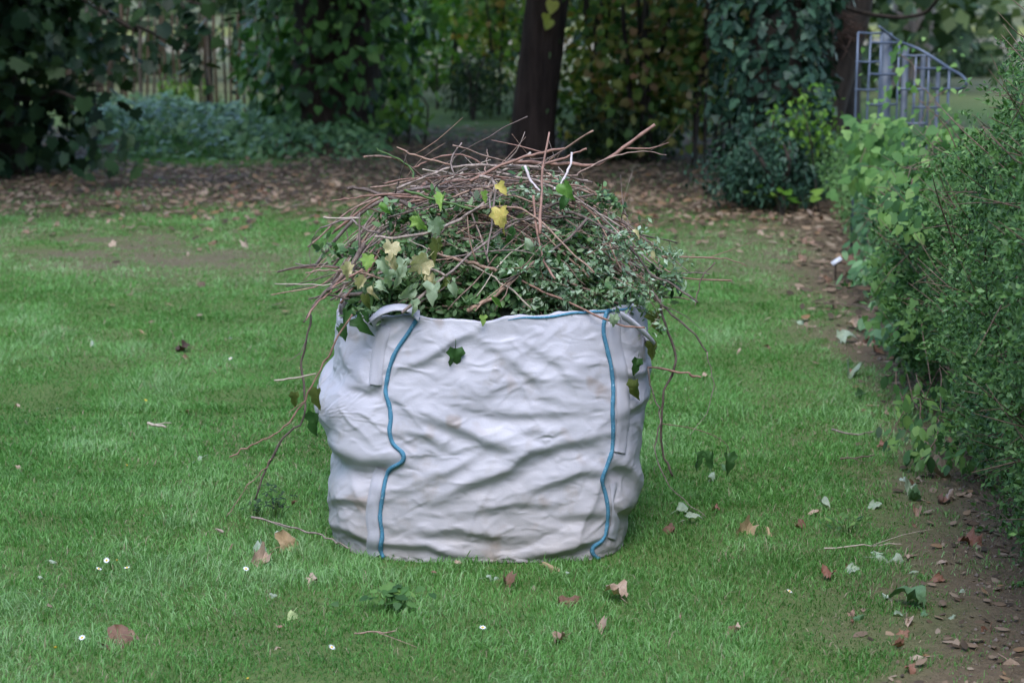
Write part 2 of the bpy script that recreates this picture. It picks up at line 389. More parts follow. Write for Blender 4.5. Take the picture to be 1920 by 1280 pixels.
def clumped(centres, spread, n, rng=RNG, shell=0.0):
    centres = np.asarray(centres, float); k = rng.integers(0, len(centres), n)
    return centres[k] + rng.normal(size=(n, 3)) * np.asarray(spread)
def ellip(n, c, r, rng=RNG, lo=0.55):
    d = unit(n, rng) * (lo + (1 - lo) * rng.random((n, 1)) ** 0.5); return np.asarray(c) + d * np.asarray(r)
def crown_leaves(c, r, n_cl, n, size, spread, tmpl, rng, lo=0.5, zmin=0.05, up=0.4, tipdown=0.6, extra=None):
    cl = ellip(n_cl, c, r, rng, lo)
    if extra is not None: cl = np.concatenate([cl, extra])
    pos = clumped(cl, spread, n, rng); pos[:, 2] = np.maximum(pos[:, 2], zmin + rng.random(n) * 0.1)
    out = (pos - np.asarray(c)) / np.asarray(r)
    nrm = unit(n, rng) * 0.8 + out * 0.6 + np.array([0, 0, up])
    return leaves(pos, nrm, size * rng.uniform(0.6, 1.2, n), tmpl, (0, 0, -tipdown), rng)

def tree(name, label, base, lean, height, r0, mat_leaf, lv, bark, seed=0, group=None, limbs=(), cat='tree'):
    t = empty(name, base); tag(t, label, cat, group)
    b = np.asarray(base, float)
    pts = [np.array([0, 0, -0.15]), np.array([0, 0, 0.12]), np.array(lean) * 0.3 + [0, 0, height * 0.3], np.array(lean) * 0.65 + [0, 0, height * 0.65], np.array(lean) + [0, 0, height]]
    parts = [trunk(pts, [r0 * 1.45, r0 * 1.15, r0, r0 * 0.85, r0 * 0.5], 12, seed)]
    for q, (a, e, ra, rb) in enumerate(limbs): parts.append(limb(np.asarray(a) - b, np.asarray(e) - b, ra, rb, 0.05, seed + q))
    V, F, _ = join(parts); mk('trunk', V, F, bark, t)
    V, F, T = lv; mk('crown', V - b, F, mat_leaf, t, T, smooth=False)
    return t

# the tree with the bare trunk in the middle
tb = G(992, 297); tb[2] = 0
t = tag(empty('bare_trunk_tree', tb), 'tree with a thick dark brown bare trunk rising from leaf litter', 'tree')
def TP(u, v): return P(u, v, tb[1]) - tb
pts = [TP(990, 318), TP(991, 296), TP(997, 240), TP(1006, 150), TP(1018, 60), TP(1027, -20), TP(1032, -160), TP(1028, -420), TP(1045, -900)]
V, F = trunk(pts, [0.30, 0.245, 0.215, 0.205, 0.20, 0.205, 0.20, 0.18, 0.10], 22, 3, 0.05)
mk('trunk', V, F, M_BARK, t)
ct = tb + [0.3, -1.4, 5.0]  # unseen crown, widened and pulled forward to block sky over the ground
V, F, T = crown_leaves(ct, (4.6, 4.6, 2.1), 90, 5200, 0.34, 0.45, T_WIDE, np.random.default_rng(11), 0.3)
parts = [limb(TP(1030, -300), ct - tb + d, 0.07, 0.015, 0.1, q) for q, d in enumerate(np.array([[2, .3, .4], [-2.2, .2, .3], [.3, -2, .6], [.2, 2, .8], [1.2, -1.4, 1.2], [-1.4, 1.2, 1]]))]
bv, bf, _ = join(parts); mk('limb', bv, bf, M_BARK, t)
mk('crown', V - tb, F, M_CANOPY, t, T, smooth=False)
vine = tag(empty('yellow_leaf_vine', P(1030, 60, tb[1] - 0.26)), 'three yellow heart-shaped leaves on a thin vine against the bare dark trunk', 'vine')
v0 = np.array(vine.location)
V, F = tube([P(1029, -40, tb[1] - 0.25) - v0, P(1026, 0, tb[1] - 0.25) - v0, P(1030, 30, tb[1] - 0.25) - v0, P(1031, 62, tb[1] - 0.25) - v0], 0.005, 5, 3)
mk('stem', V, F, M_STEM, vine)
for u, v, s, nx_ in ((1037, 3, 0.125, 0.1), (1024, 27, 0.10, 0.75), (1031, 38, 0.10, -0.1)):
    V, F, T = leaves([P(u, v, tb[1] - 0.36) - v0], [(nx_, -1, 0.25)], [s], T_HEART, (0.05, 0, -1))
    mk('leaf', V, F, M_YELLOW, vine, T)

# dark low maple at the lawn's edge
mb = G(70, 330); rng = np.random.default_rng(21)
over = np.array([P(u, v, Y_) for u, v, Y_ in ((235, 40, 16.2), (260, 90, 16.0), (290, 20, 16.0), (315, 70, 15.8), (335, 25, 15.9), (350, 95, 15.8), (225, 110, 16.2), (245, 10, 16), (380, 10, 15.9), (190, 200, 16.2), (195, 270, 16.1), (205, 300, 16), (150, 300, 15.8), (365, 115, 15.8), (200, 60, 16), (200, 20, 16), (180, 130, 16))])
extra = np.repeat(over, 5, 0) + rng.normal(size=(len(over) * 5, 3)) * 0.08
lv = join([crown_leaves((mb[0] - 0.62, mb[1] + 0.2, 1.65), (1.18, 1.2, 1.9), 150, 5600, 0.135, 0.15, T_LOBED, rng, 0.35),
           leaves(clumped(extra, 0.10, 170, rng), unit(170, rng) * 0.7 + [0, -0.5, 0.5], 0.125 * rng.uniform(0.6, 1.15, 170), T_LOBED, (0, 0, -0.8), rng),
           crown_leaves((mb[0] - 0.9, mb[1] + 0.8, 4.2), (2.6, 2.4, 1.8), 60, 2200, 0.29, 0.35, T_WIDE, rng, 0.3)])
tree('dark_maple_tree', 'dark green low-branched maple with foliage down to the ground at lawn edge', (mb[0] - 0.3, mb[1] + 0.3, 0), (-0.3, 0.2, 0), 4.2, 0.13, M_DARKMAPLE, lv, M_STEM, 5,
     limbs=[((mb[0] - 0.4, mb[1] + 0.3, 1.8), over[5], 0.035, 0.008), ((mb[0] - 0.4, mb[1] + 0.3, 2.2), over[8], 0.03, 0.008), ((mb[0] - 0.3, mb[1] + 0.3, 0.7), over[9], 0.03, 0.008)])

# ivy-clad tree
ib = G(622, 262); rng = np.random.default_rng(31)
zz = rng.random(5200) ** 0.8 * 4.4 + 0.08; th = rng.uniform(0, 2 * pi, 5200)
prof = np.interp(zz, [0, 0.25, 0.7, 1.2, 1.8, 3, 4.4], [0.78, 0.98, 1.02, 0.92, 0.86, 0.8, 0.7]) * (1 + 0.20 * noise(th * 2.2, zz * 2.3, 0, 5) + 0.10 * noise(th * 6, zz * 6, 0, 6))
rr = prof * (1 - 0.42 * rng.random(5200) ** 2.2) * (1 - 0.16 * sstep(0.15, 0.5, noise(th * 4.5, zz * 4.0, 0, 66)))
pos = np.column_stack([ib[0] + np.cos(th) * rr + 0.02 * zz, ib[1] + np.sin(th) * rr, zz])
nrm = np.column_stack([np.cos(th), np.sin(th), 0.5 + 0 * th]) + rng.normal(size=(5200, 3)) * 0.62
ti = np.clip(0.38 + 0.35 * noise(th * 3, zz * 3, 0, 8) + 0.22 * rng.normal(size=5200), 0, 1)
lv = leaves(pos, nrm, 0.125 * rng.uniform(0.35, 1.25, 5200), T_HEART, (0, 0, -1), rng, ti)
tr = tree('ivy_clad_tree', 'broad tree trunk wrapped in a thick coat of heart-shaped ivy leaves', (ib[0], ib[1], 0), (0.1, 0, 0), 5.2, 0.42, M_IVY, lv, M_BARK, 8)
# bright shoots on its side
for q, (u, v, s, cnt) in enumerate(((745, 215, 0.16, 60), (775, 165, 0.14, 46))):
    c0 = P(u, v, ib[1] - 0.75); b0 = np.array([c0[0] + 0.1, c0[1], 0.0])
    o = tag(empty('bright_shrub', b0), ('bright green leafy sapling growing tight beside the ivy-clad tree', 'taller yellow-green sapling between ivy-clad tree and bare trunk')[q], 'shrub')
    V, F, T = leaves(c0 - b0 + rng.normal(size=(cnt, 3)) * [s, s, 0.26], unit(cnt, rng) * 0.6 + [0.1, -0.5, 0.6], 0.12 * rng.uniform(0.6, 1.2, cnt), T_OVAL, (0, 0, -1), rng)
    mk('foliage', V, F, M_BRIGHT, o, T, smooth=False)
    V, F = tube([(0, 0, -0.05), (0.05, 0, 0.4), c0 - b0, c0 - b0 + [0, 0, 0.35]], [0.014, 0.011, 0.008, 0.003], 5, 3); mk('stem', V, F, M_STEM, o)

# ground cover bed in front of the fence
rng = np.random.default_rng(41); n = 3600
uu = rng.uniform(150, 720, n); Yb = rng.uniform(18.9, 23.8, n)
pos = np.array([P(a, 100, y) for a, y in zip(uu, Yb)])
hgt = np.interp(uu, [150, 250, 420, 560, 640, 720], [0.36, 0.42, 0.38, 0.30, 0.25, 0.20]) * sstep(18.7, 19.6, Yb + 0.3 * noise(uu / 40, Yb, 0, 2)) * (0.85 + 0.3 * noise(pos[:, 0] * 3, Yb * 3, 0, 4))
pos[:, 2] = hgt * (1 - 0.6 * rng.random(n) ** 2)
nrm = unit(n, rng) * 0.55 + [0, -0.35, 1.0]
V, F, T = leaves(pos, nrm, 0.115 * rng.uniform(0.5, 1.25, n), T_OVAL, (0, -0.6, -0.3), rng)
tag(mk('ground_cover', V, F, M_COVER, tint=T, smooth=False), 'low bed of bluish-green leafy ground cover in front of the paling fence', None, None, 'stuff')

# paling fence
fy = 25.6; f0 = empty('paling_fence', (P(330, 100, fy)[0], fy, 0)); tag(f0, 'rustic paling fence of upright cleft stakes behind the ground cover', 'fence')
fx0 = f0.location.x; rng = np.random.default_rng(51)
stake_meshes = []
for q in range(6):
    r = rng.uniform(0.017, 0.028); k = rng.normal(size=(5, 2)) * 0.010; hh = rng.uniform(1.30, 1.52)
    pts = [(k[a, 0], k[a, 1], z) for a, z in enumerate(np.linspace(-0.1, hh - 0.08, 5))] + [(k[4, 0], k[4, 1], hh)]
    V, F = tube(pts, [r, r, r * 0.98, r * 0.95, r * 0.9, r * 0.12], 6, 0, 0.08, q); stake_meshes.append(mesh('stake', V, F, M_STAKE, smooth=False))
x = P(120, 100, fy)[0]
while x < P(620, 100, fy)[0]:
    obj('stake', stake_meshes[rng.integers(6)], f0, (x - fx0, 0.06 * math.sin(x * 2.1), 0), (rng.normal() * 0.02, rng.normal() * 0.035, rng.uniform(0, 6)))
    x += rng.uniform(0.068, 0.112)
for u in (180, 388, 560):
    xx = P(u, 100, fy)[0] - fx0
    V, F = tube([(xx, 0.08, -0.2), (xx + 0.01, 0.08, 0.6), (xx, 0.08, 1.10)], [0.052, 0.05, 0.048], 9, 3); mk('post', V, F, M_STEM, f0)
m_wire = plain('rusty_wire', (0.06, 0.045, 0.035), 0.6, 0.6)
for z in (0.32, 1.05):
    V, F = tube([(xx_ - fx0, 0.06 * math.sin(xx_ * 2.1) - 0.025, z + 0.01 * math.sin(xx_ * 9)) for xx_ in np.linspace(P(120, 0, fy)[0], P(620, 0, fy)[0], 60)], 0.0035, 4); mk('wire', V, F, m_wire, f0)

# shrubs, the thicket and other masses beyond the lawn
def shrub(name, label, u0, u1, vtop, vbase, mat, n, size, tmpl=T_LOBED, seed=0, stems=4, depth=0.6, spread=0.2, gaps=26, low=0.05, stem_r=0.02, stem_lean=0.3, up=0.3, base_y=None, over_top=0.0, group=None):
    rng = np.random.default_rng(seed)
    g = G((u0 + u1) / 2, vbase); Y_ = g[1] if base_y is None else base_y
    top = P((u0 + u1) / 2, vtop, Y_)[2] + over_top; hw = (u1 - u0) / 2 / FPX * Y_
    c = np.array([g[0] * Y_ / g[1], Y_ + depth * 0.6, (top + low) / 2]); r = np.array([hw, depth, (top - low) / 2])
    b0 = np.array([c[0], c[1], 0]); o = tag(empty(name, b0), label, 'shrub', group)
    V, F, T = crown_leaves(c, r, gaps, n, size, np.array([spread, spread, spread]), tmpl, rng, 0.25, low, up)
    mk('foliage', V - b0, F, mat, o, T, smooth=False)
    for q in range(stems):
        a = rng.normal() * hw * 0.25; e = rng.normal() * hw * stem_lean + a
        sy = -depth * rng.uniform(0, 0.9)
        V, F = tube([(a, sy, -0.1), (a + (e - a) * 0.3, sy + 0.05, top * 0.35), (a + (e - a) * 0.55 + rng.normal() * 0.06, sy - 0.05, top * 0.7), (e, sy, top * 0.98)], [stem_r, stem_r * 0.9, stem_r * 0.75, stem_r * 0.4], 6, 4)
        mk('stem', V, F, M_STEM, o)
    return o
shrub('maple_shrub', 'leafy maple shrub turning yellow, seen between ivy-clad tree and bare trunk', 775, 900, -60, 205, M_BRIGHT, 800, 0.095, seed=1, stems=3, spread=0.25, low=0.35)
shrub('maple_shrub', 'green and yellow maple shrub hard against the back of bare trunk', 870, 990, -80, 215, M_AUTUMN, 900, 0.095, seed=2, stems=3, spread=0.25, low=0.3)
shrub('evergreen_shrub', 'dark fine-leaved evergreen shrub left of and behind the bare trunk base', 830, 965, 105, 225, M_FAR, 1500, 0.07, T_OVAL, 3, 3, spread=0.13, gaps=40)
shrub('thicket_shrub', 'tall thin-stemmed shrub with green and orange leaves next to bare trunk', 1062, 1170, -90, 292, M_AUTUMN, 850, 0.085, T_LOBED, 4, 7, 0.5, 0.24, 22, 0.12, 0.022)
shrub('thicket_shrub', 'dense many-stemmed dark shrub in the middle of thicket behind the heap', 1150, 1270, -90, 305, M_THICKET, 800, 0.085, T_LOBED, 5, 9, 0.5, 0.24, 22, 0.1, 0.03)
shrub('thicket_shrub', 'yellowing and browning leafy shrub between thicket and the blue-green ivy', 1235, 1390, -90, 312, M_THICKET, 1250, 0.085, T_LOBED, 6, 7, 0.6, 0.2, 26, 0.1, 0.02)
shrub('dark_shrub', 'low dark evergreen shrub in front of thicket stems', 1080, 1290, 205, 306, M_FAR, 2300, 0.07, T_OVAL, 7, 3, 0.45, 0.13, 40)
shrub('dark_shrub', 'rounded dark green bush at the foot of blue-green ivy', 1335, 1548, 262, 402, M_BLUEIVY, 3600, 0.05, T_OVAL, 8, 3, 0.4, 0.10, 60)
shrub('yellow_green_shrub', 'yellow-green sprawling shrub in front of leaning dark trunk', 1440, 1600, 195, 400, M_BRIGHT, 330, 0.055, T_OVAL, 9, 3, 0.25, 0.10, 22, 0.45, 0.008)
shrub('grey_shrub', 'dark shrub beside the distant path beyond the metal trellis', 1745, 1900, 75, 145, M_FAR, 2200, 0.10, T_OVAL, 10, 2, 0.8, 0.25, 40)
shrub('sapling', 'pale green leafy sapling standing just in front of paling fence', 300, 372, 150, 222, M_BRIGHT, 150, 0.09, T_OVAL, 12, 2, 0.2, 0.10, 10, 0.25, 0.01)

# blue-green ivy covered tree and its dark leaning neighbour
rng = np.random.default_rng(61); Yv = 15.2; n = 6200
b1 = P(1455, 100, Yv); b1[2] = 0
zz = rng.random(n) * 3.6 + 0.12; th = rng.uniform(0, 2 * pi, n)
prof = np.interp(zz, [0, 0.5, 1.0, 1.6, 3.6], [0.36, 0.42, 0.44, 0.50, 0.55]) * (1 + 0.22 * noise(th * 2, zz * 2.5, 0, 15)); rr = prof * (1 - 0.4 * rng.random(n) ** 2) * (1 - 0.4 * sstep(0.1, 0.5, noise(th * 4.5, zz * 5.0, 0, 67)))
pos = np.column_stack([b1[0] + np.cos(th) * rr, b1[1] + np.sin(th) * rr, zz])
lv = leaves(pos, np.column_stack([np.cos(th), np.sin(th), 0.5 + 0 * th]) + rng.normal(size=(n, 3)) * 0.6, 0.075 * rng.uniform(0.4, 1.3, n), T_IVY, (0, 0, -1), rng)
tree('blue_ivy_tree', 'tree stem smothered in small blue-green ivy leaves above a dark bush', tuple(b1), (0, 0, 0), 3.9, 0.20, M_BLUEIVY, lv, M_STEM, 12)
lb = P(1525, 330, 16.2); lb[2] = 0
t = tag(empty('leaning_dark_tree', lb), 'dark leaning trunk with an arching bare limb behind the metal trellis', 'tree')
def LP(u, v, Y_=16.2): return P(u, v, Y_) - lb
V, F = trunk([LP(1520, 420) * [1, 1, 0] - [0, 0, 0.1], LP(1535, 310), LP(1552, 200), LP(1578, 100), LP(1600, 40), LP(1618, -60), LP(1630, -300)], [0.19, 0.165, 0.155, 0.15, 0.13, 0.11, 0.06], 12, 7)
mk('trunk', V, F, M_STEM, t)
V, F = tube([LP(1560, 5, 15.9), LP(1620, 25, 15.5), LP(1660, 31, 15.2), LP(1695, 33, 15), LP(1735, 24, 14.8), LP(1760, -4, 14.6), LP(1800, -60, 14.4)], [0.02, 0.018, 0.017, 0.016, 0.014, 0.012, 0.006], 6, 4); mk('limb', V, F, M_STEM, t)
tw = []
for q in range(34):
    a = LP(1585 + rng.normal() * 18, 60 + rng.normal() * 14, 15.95); tw.append(tube([a, a + rng.normal(size=3) * 0.06, a + np.array([rng.normal() * 0.13, -0.1, rng.normal() * 0.1])], [0.006, 0.005, 0.002], 4, 2))
V, F, _ = join(tw); tag(mk('twigs', V, F, bark_mat('brown_twig_bark', (0.06, 0.035, 0.025), (0.14, 0.09, 0.07)), t), kind='stuff')
cc = lb + [0.4, 0.8, 4.6]
V, F, T = crown_leaves(cc, (2.0, 2.0, 1.5), 40, 1600, 0.26, 0.35, T_LOBED, rng, 0.3); mk('crown', V - lb, F, M_CANOPY, t, T, smooth=False)

# grey trunk and lamp post far behind the trellis
gb = np.array([P(1707, 100, 34)[0], 34, 0])
t = tag(empty('grey_trunk_tree', gb), 'tall tree with pale grey ridged twin trunk beyond the metal trellis', 'tree')
for dx_, rr_ in ((-0.10, 0.23), (0.20, 0.19)):
    V, F = trunk([(dx_, 0, -0.1), (dx_, 0, 0.3), (dx_ * 1.1, 0, 2.0), (dx_ * 2, 0, 7)], [rr_ * 1.3, rr_, rr_ * 0.95, rr_ * 0.5], 14, 9, 0.10); mk('trunk', V, F, M_GREYBARK, t)
V, F, T = crown_leaves(np.array([0, 0, 8.0]), (3.0, 3.0, 2.2), 50, 1500, 0.4, 0.5, T_LOBED, rng, 0.3); mk('crown', V, F, M_CANOPY, t, T, smooth=False)
pb = G(1857, 52); pb[2] = 0
t = tag(empty('dark_post', pb), 'slim dark upright post standing on the distant mown field', 'post')
V, F = tube([(0, 0, -0.2), (0, 0, 2.0), (0, 0, 4.6)], [0.11, 0.10, 0.08], 10, 3); mk('shaft', V, F, plain('dark_post_paint', (0.02, 0.024, 0.035), 0.5), t)
V, F = tube([(0, 0, 4.6), (0, 0, 4.7), (0, 0, 5.0), (0, 0, 5.1)], [0.10, 0.22, 0.18, 0.05], 10); mk('lamp_head', V, F, plain('dark_lamp_paint', (0.02, 0.024, 0.035), 0.4), t)

# tall trees added with crowns above the picture to shade the ground below
for q, (x, y, h_, w_) in enumerate(((-8.6, 19.5, 5.2, 3.2), (-1.6, 22.0, 7.0, 2.2), (3.6, 21.5, 5.6, 3.4), (0.4, 25.5, 6.0, 3.8), (5.2, 16.0, 5.0, 3.2), (-6.8, 13.5, 5.0, 3.4))):
    rng = np.random.default_rng(80 + q)
    lv = crown_leaves((x, y, h_), (w_, w_, 1.9), 60, 2600, 0.34, 0.42, T_WIDE, rng, 0.2)
    lab = ('added shade tree spreading its crown over the dark maple', 'added shade tree rising behind the ivy-clad tree', 'added shade tree rising behind the thicket shrubs', 'added shade tree standing far behind the bare dark trunk', 'added shade tree standing behind the hedge and trellis', 'added shade tree standing on the lawn edge before the dark maple')[q]
    tree('added_shade_tree', lab, (x, y + (1.5 if q == 0 else 0.3), 0), (0, 0, 0), h_, 0.17, M_CANOPY, lv, M_STEM, q, limbs=[((x, y, h_ * 0.6), (x + w_ * 0.6 * math.cos(a), y + w_ * 0.6 * math.sin(a), h_ + 0.3), 0.05, 0.01) for a in (0.3, 2.0, 4.1)])

# the wood closing the view
rng = np.random.default_rng(90); cl = []
for x in np.arange(-34, 6.5, 0.9): cl.append((x + rng.normal() * 0.4, 42 + rng.normal() * 2.5, rng.uniform(0.3, 3.0)))
for x in np.arange(-14, 7.5, 0.55): cl.append((x + rng.normal() * 0.3, (31.0 if x > -3.4 else 34.5) + rng.normal() * 1.2, rng.uniform(0.2, 2.2)))
for x in np.arange(-60, 90, 2.2): cl.append((x + rng.normal(), 128 + rng.normal() * 5, rng.uniform(0.5, 7)))
cl = np.array(cl); cl = np.concatenate([cl])
k = rng.integers(0, len(cl), 16000); far = cl[k, 1] > 100
sc = np.where(far, 2.0, 0.55); pos = cl[k] + rng.normal(size=(len(k), 3)) * sc[:, None]; pos[:, 2] = np.abs(pos[:, 2]) + 0.02
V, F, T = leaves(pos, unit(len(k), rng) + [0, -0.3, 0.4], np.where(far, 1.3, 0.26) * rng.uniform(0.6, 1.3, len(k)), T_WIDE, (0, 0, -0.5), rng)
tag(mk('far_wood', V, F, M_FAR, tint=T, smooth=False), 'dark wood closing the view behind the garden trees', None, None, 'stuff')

# unseen ring of foliage added behind and beside the camera to block low sky
rng = np.random.default_rng(95); n = 9000
a_ = np.where(rng.random(n) < 0.5, rng.uniform(radians(150), radians(390), n), rng.uniform(radians(165), radians(375), n)); rr_ = 15 + rng.normal(size=n) * 1.6
pos = np.column_stack([rr_ * np.cos(a_), 5 + rr_ * np.sin(a_), rng.random(n) ** 0.8 * 7.5]); pos = pos[(np.abs(pos[:, 0]) > 7.5) | (pos[:, 1] < -3)]
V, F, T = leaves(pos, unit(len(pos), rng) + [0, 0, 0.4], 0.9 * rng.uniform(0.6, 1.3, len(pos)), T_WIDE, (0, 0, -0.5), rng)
tag(mk('added_wood_ring', V, F, M_FAR, tint=T, smooth=False), 'added unseen foliage ring blocking low sky around the garden', None, None, 'stuff')
# ------------------------------------------------------------------ metal trellis behind the hedge
M_STEEL = plain('blue_grey_metal', (0.085, 0.108, 0.15), 0.45, 0.35, 0.25, 12)
tr0 = P(1710, 200, 12.4); tr0[2] = 0
trel = tag(empty('metal_trellis', tr0), 'blue-grey metal trellis of stepped grids under a curved top rail above the hedge', 'trellis')
def trY(u): return 12.15 + 0.35 * math.sin((u - 1605) / 210 * pi)
def TR(u, v, dy=0.0): return P(u, v, trY(u) + dy) - tr0
def bar(pts, r, name='bar', dy=0.0):
    V, F = tube([TR(u, v, dy) for u, v in pts], r, 6, 2); mk(name, V, F, M_STEEL, trel)
TRB = 0.0075
bar([(1648, 50), (1668, 66), (1690, 80), (1722, 92), (1752, 110), (1782, 130), (1802, 141), (1812, 154), (1807, 164), (1790, 168), (1748, 166)], 0.009, 'top_rail')
for u0, v0_, u1, v1_ in ((1609, 62, 1603, 235), (1633, 62, 1624, 250), (1652, 62, 1646, 260), (1686, 82, 1678, 300), (1718, 104, 1706, 300), (1716, 128, 1710, 300), (1780, 130, 1772, 300), (1742, 104, 1736, 300)):
    g = TR(u1, v1_); bot = np.array([g[0], g[1], 0.0]); V, F = tube([TR(u0, v0_), g, bot], TRB, 6, 2); mk('bar', V, F, M_STEEL, trel)
for u0, u1, v in ((1609, 1655, 62), (1606, 1648, 116), (1604, 1645, 168), (1632, 1686, 80), (1628, 1682, 139), (1625, 1680, 196), (1622, 1678, 252), (1687, 1742, 104), (1684, 1740, 167), (1682, 1738, 231), (1716, 1781, 128), (1712, 1776, 201), (1710, 1774, 262)):
    bar([(u0, v), ((u0 + u1) / 2, v + 1), (u1, v)], TRB)
M_SLAT = plain('grey_blue_slat', (0.065, 0.082, 0.105), 0.6, 0.1, 0.25, 9)
for u0, u1, vt in ((1655, 1672, 62), (1692, 1704, 90), (1726, 1736, 104), (1754, 1764, 136)):
    a, b_ = TR(u0, vt, 0.05), TR(u1, vt, 0.05)
    V, F = box(((a + b_) / 2 * [1, 1, 0.5]), (b_[0] - a[0], 0.012, a[2])); mk('slat', V, F, M_SLAT, trel)

# ------------------------------------------------------------------ hedge along the lawn
M_HEDGE = leaf_mat('small_hedge_leaf', [(0.018, 0.048, 0.015), (0.052, 0.125, 0.034), (0.11, 0.220, 0.064), (0.22, 0.35, 0.15)], 0.45, 0.25, spec=0.22, mscale=25)
M_CLIMB = leaf_mat('climber_leaf', [(0.022, 0.062, 0.020), (0.060, 0.145, 0.040), (0.105, 0.215, 0.055), (0.18, 0.30, 0.085)], 0.48, 0.4, spec=0.25, mscale=20)
M_TWIG = bark_mat('hedge_twig_bark', (0.06, 0.04, 0.03), (0.20, 0.14, 0.10), (60, 60, 20), 0.4, 0.004)
hb = np.array([2.0, 9.0, 0]); hedge = tag(empty('hedge', hb), 'clipped small-leaved hedge overgrown with broad-leaved climbers along the lawn', 'hedge')
def hedge_top(y): return np.interp(y, [3, 5.0, 5.7, 6.2, 6.8, 7.6, 9, 10, 11.5, 13, 16], [1.8, 1.78, 1.66, 1.46, 1.22, 1.0, 0.78, 0.70, 0.66, 0.6, 0.5])
def hedge_face(y, z):                  # x of the hedge's face towards the lawn
    H = hedge_top(y); t = np.clip(z / H, 0, 1.2)
    bul = np.interp(t, [0, 0.12, 0.35, 0.65, 0.85, 1.0, 1.2], [0.10, 0.02, -0.06, -0.07, 0.0, 0.14, 0.3])
    return hedge_foot(y) + bul + 0.13 * fbm(y * 1.6, z * 2.0, 0, 71) + 0.09 * noise(y * 5, z * 5, 0, 73)
rng = np.random.default_rng(101)
def hedge_pts(n, y0, y1, depth, top_share=0.3):
    y = rng.uniform(y0, y1, n); z = hedge_top(y) * rng.random(n) ** 0.9
    x = hedge_face(y, z) + depth * rng.random(n) ** 1.8
    k = rng.random(n) < top_share
    xt = hedge_foot(y) + 0.12 + rng.random(n) * 0.95
    x = np.where(k, xt, x); z = np.where(k, hedge_top(y) * (0.97 + 0.10 * fbm(xt * 3, y * 3, 0, 75)) - 0.14 * rng.random(n) ** 2, z)
    nrm = np.where(k[:, None], [-0.1, -0.25, 1.0], [-0.75, -0.55, 0.45]) + rng.normal(size=(n, 3)) * 0.55
    return np.column_stack([x, y, np.maximum(z, 0.01)]), nrm
pos, nrm = hedge_pts(80000, 3.9, 7.6, 0.30)
gap = noise(pos[:, 1] * 7, pos[:, 2] * 7, pos[:, 0] * 7, 79) + 0.5 * noise(pos[:, 1] * 16, pos[:, 2] * 16, pos[:, 0] * 16, 81) > -0.55; pos, nrm = pos[gap], nrm[gap]
pos2, nrm2 = hedge_pts(15000, 7.2, 15.5, 0.35)
sp_, sn_ = [], []
for q in range(420):                   # loose sprigs standing out of the clipped face and top
    y = rng.uniform(4.2, 8.2); top = rng.random() < 0.4; z = hedge_top(y) * (rng.random() if not top else 0.98); x = hedge_face(y, z) + (rng.random() * 0.7 if top else 0.02)
    d = np.array([-0.5 if not top else -0.1, rng.normal() * 0.4 - 0.2, 0.35 if not top else 1.0]) + rng.normal(size=3) * 0.3; d *= rng.uniform(0.07, 0.19) / np.linalg.norm(d)
    f = rng.random((26, 1)); sp_.append(np.array([x, y, z]) + d * f + rng.normal(size=(26, 3)) * 0.008 + [0, 0, -0.05] * f ** 2); sn_.append(unit(26, rng) + [-0.2, -0.3, 0.7])
pos, nrm = np.concatenate([pos, pos2] + sp_), np.concatenate([nrm, nrm2] + sn_)
sz = np.where(pos[:, 1] < 7.4, 0.0205, 0.030) * rng.uniform(0.6, 1.3, len(pos))
ti = np.clip(0.42 + 0.30 * fbm(pos[:, 1] * 5, pos[:, 2] * 5, pos[:, 0] * 5, 77) + 0.2 * rng.normal(size=len(pos)), 0, 1)
V, F, T = leaves(pos, nrm, sz, T_SMALL, (-0.3, -0.3, 0.5), rng, ti)
tag(mk('foliage', V - hb, F, M_HEDGE, hedge, T, smooth=False), kind='stuff')
# dark woody inside
parts = []
for q in range(130):
    y = rng.uniform(4.0, 15); x = hedge_foot(y) + rng.uniform(0.28, 0.6); H = hedge_top(y)
    p0 = np.array([x, y, -0.03]); p1 = p0 + [rng.normal() * 0.06, rng.normal() * 0.1, H * 0.45]; p2 = p1 + [-0.12 + rng.normal() * 0.12, rng.normal() * 0.15, H * 0.45]
    parts.append(tube([p0, p1, p2], [0.010, 0.007, 0.003], 5, 3))
for q in range(320):                   # fine twigs reaching out of the face
    y = rng.uniform(4.4, 8.5); z = hedge_top(y) * rng.random(); x = hedge_face(y, z)
    a = np.array([x + 0.1, y, z]); d = np.array([-0.16, rng.normal() * 0.12, 0.05 + rng.normal() * 0.08]) * rng.uniform(0.6, 1.3)
    parts.append(tube([a, a + d * 0.6, a + d + [0, 0, rng.normal() * 0.03]], [0.0022, 0.0016, 0.0008], 4))
for q in range(34):                    # stray longer twigs
    y = rng.uniform(4.6, 10); z = hedge_top(y) * rng.uniform(0.2, 1.0); x = hedge_face(y, z)
    a = np.array([x + 0.06, y, z]); d = np.array([-0.14, -0.15 + rng.normal() * 0.3, 0.15 + rng.normal() * 0.3]); d *= rng.uniform(0.2, 0.45) / np.linalg.norm(d)
    parts.append(tube([a, a + d * 0.5 + rng.normal(size=3) * 0.02, a + d + [-0.02, 0, -0.06]], [0.0032, 0.0022, 0.001], 5, 3))
V, F, _ = join(parts); tag(mk('woody_stems', V - hb, F, M_TWIG, hedge), kind='stuff')
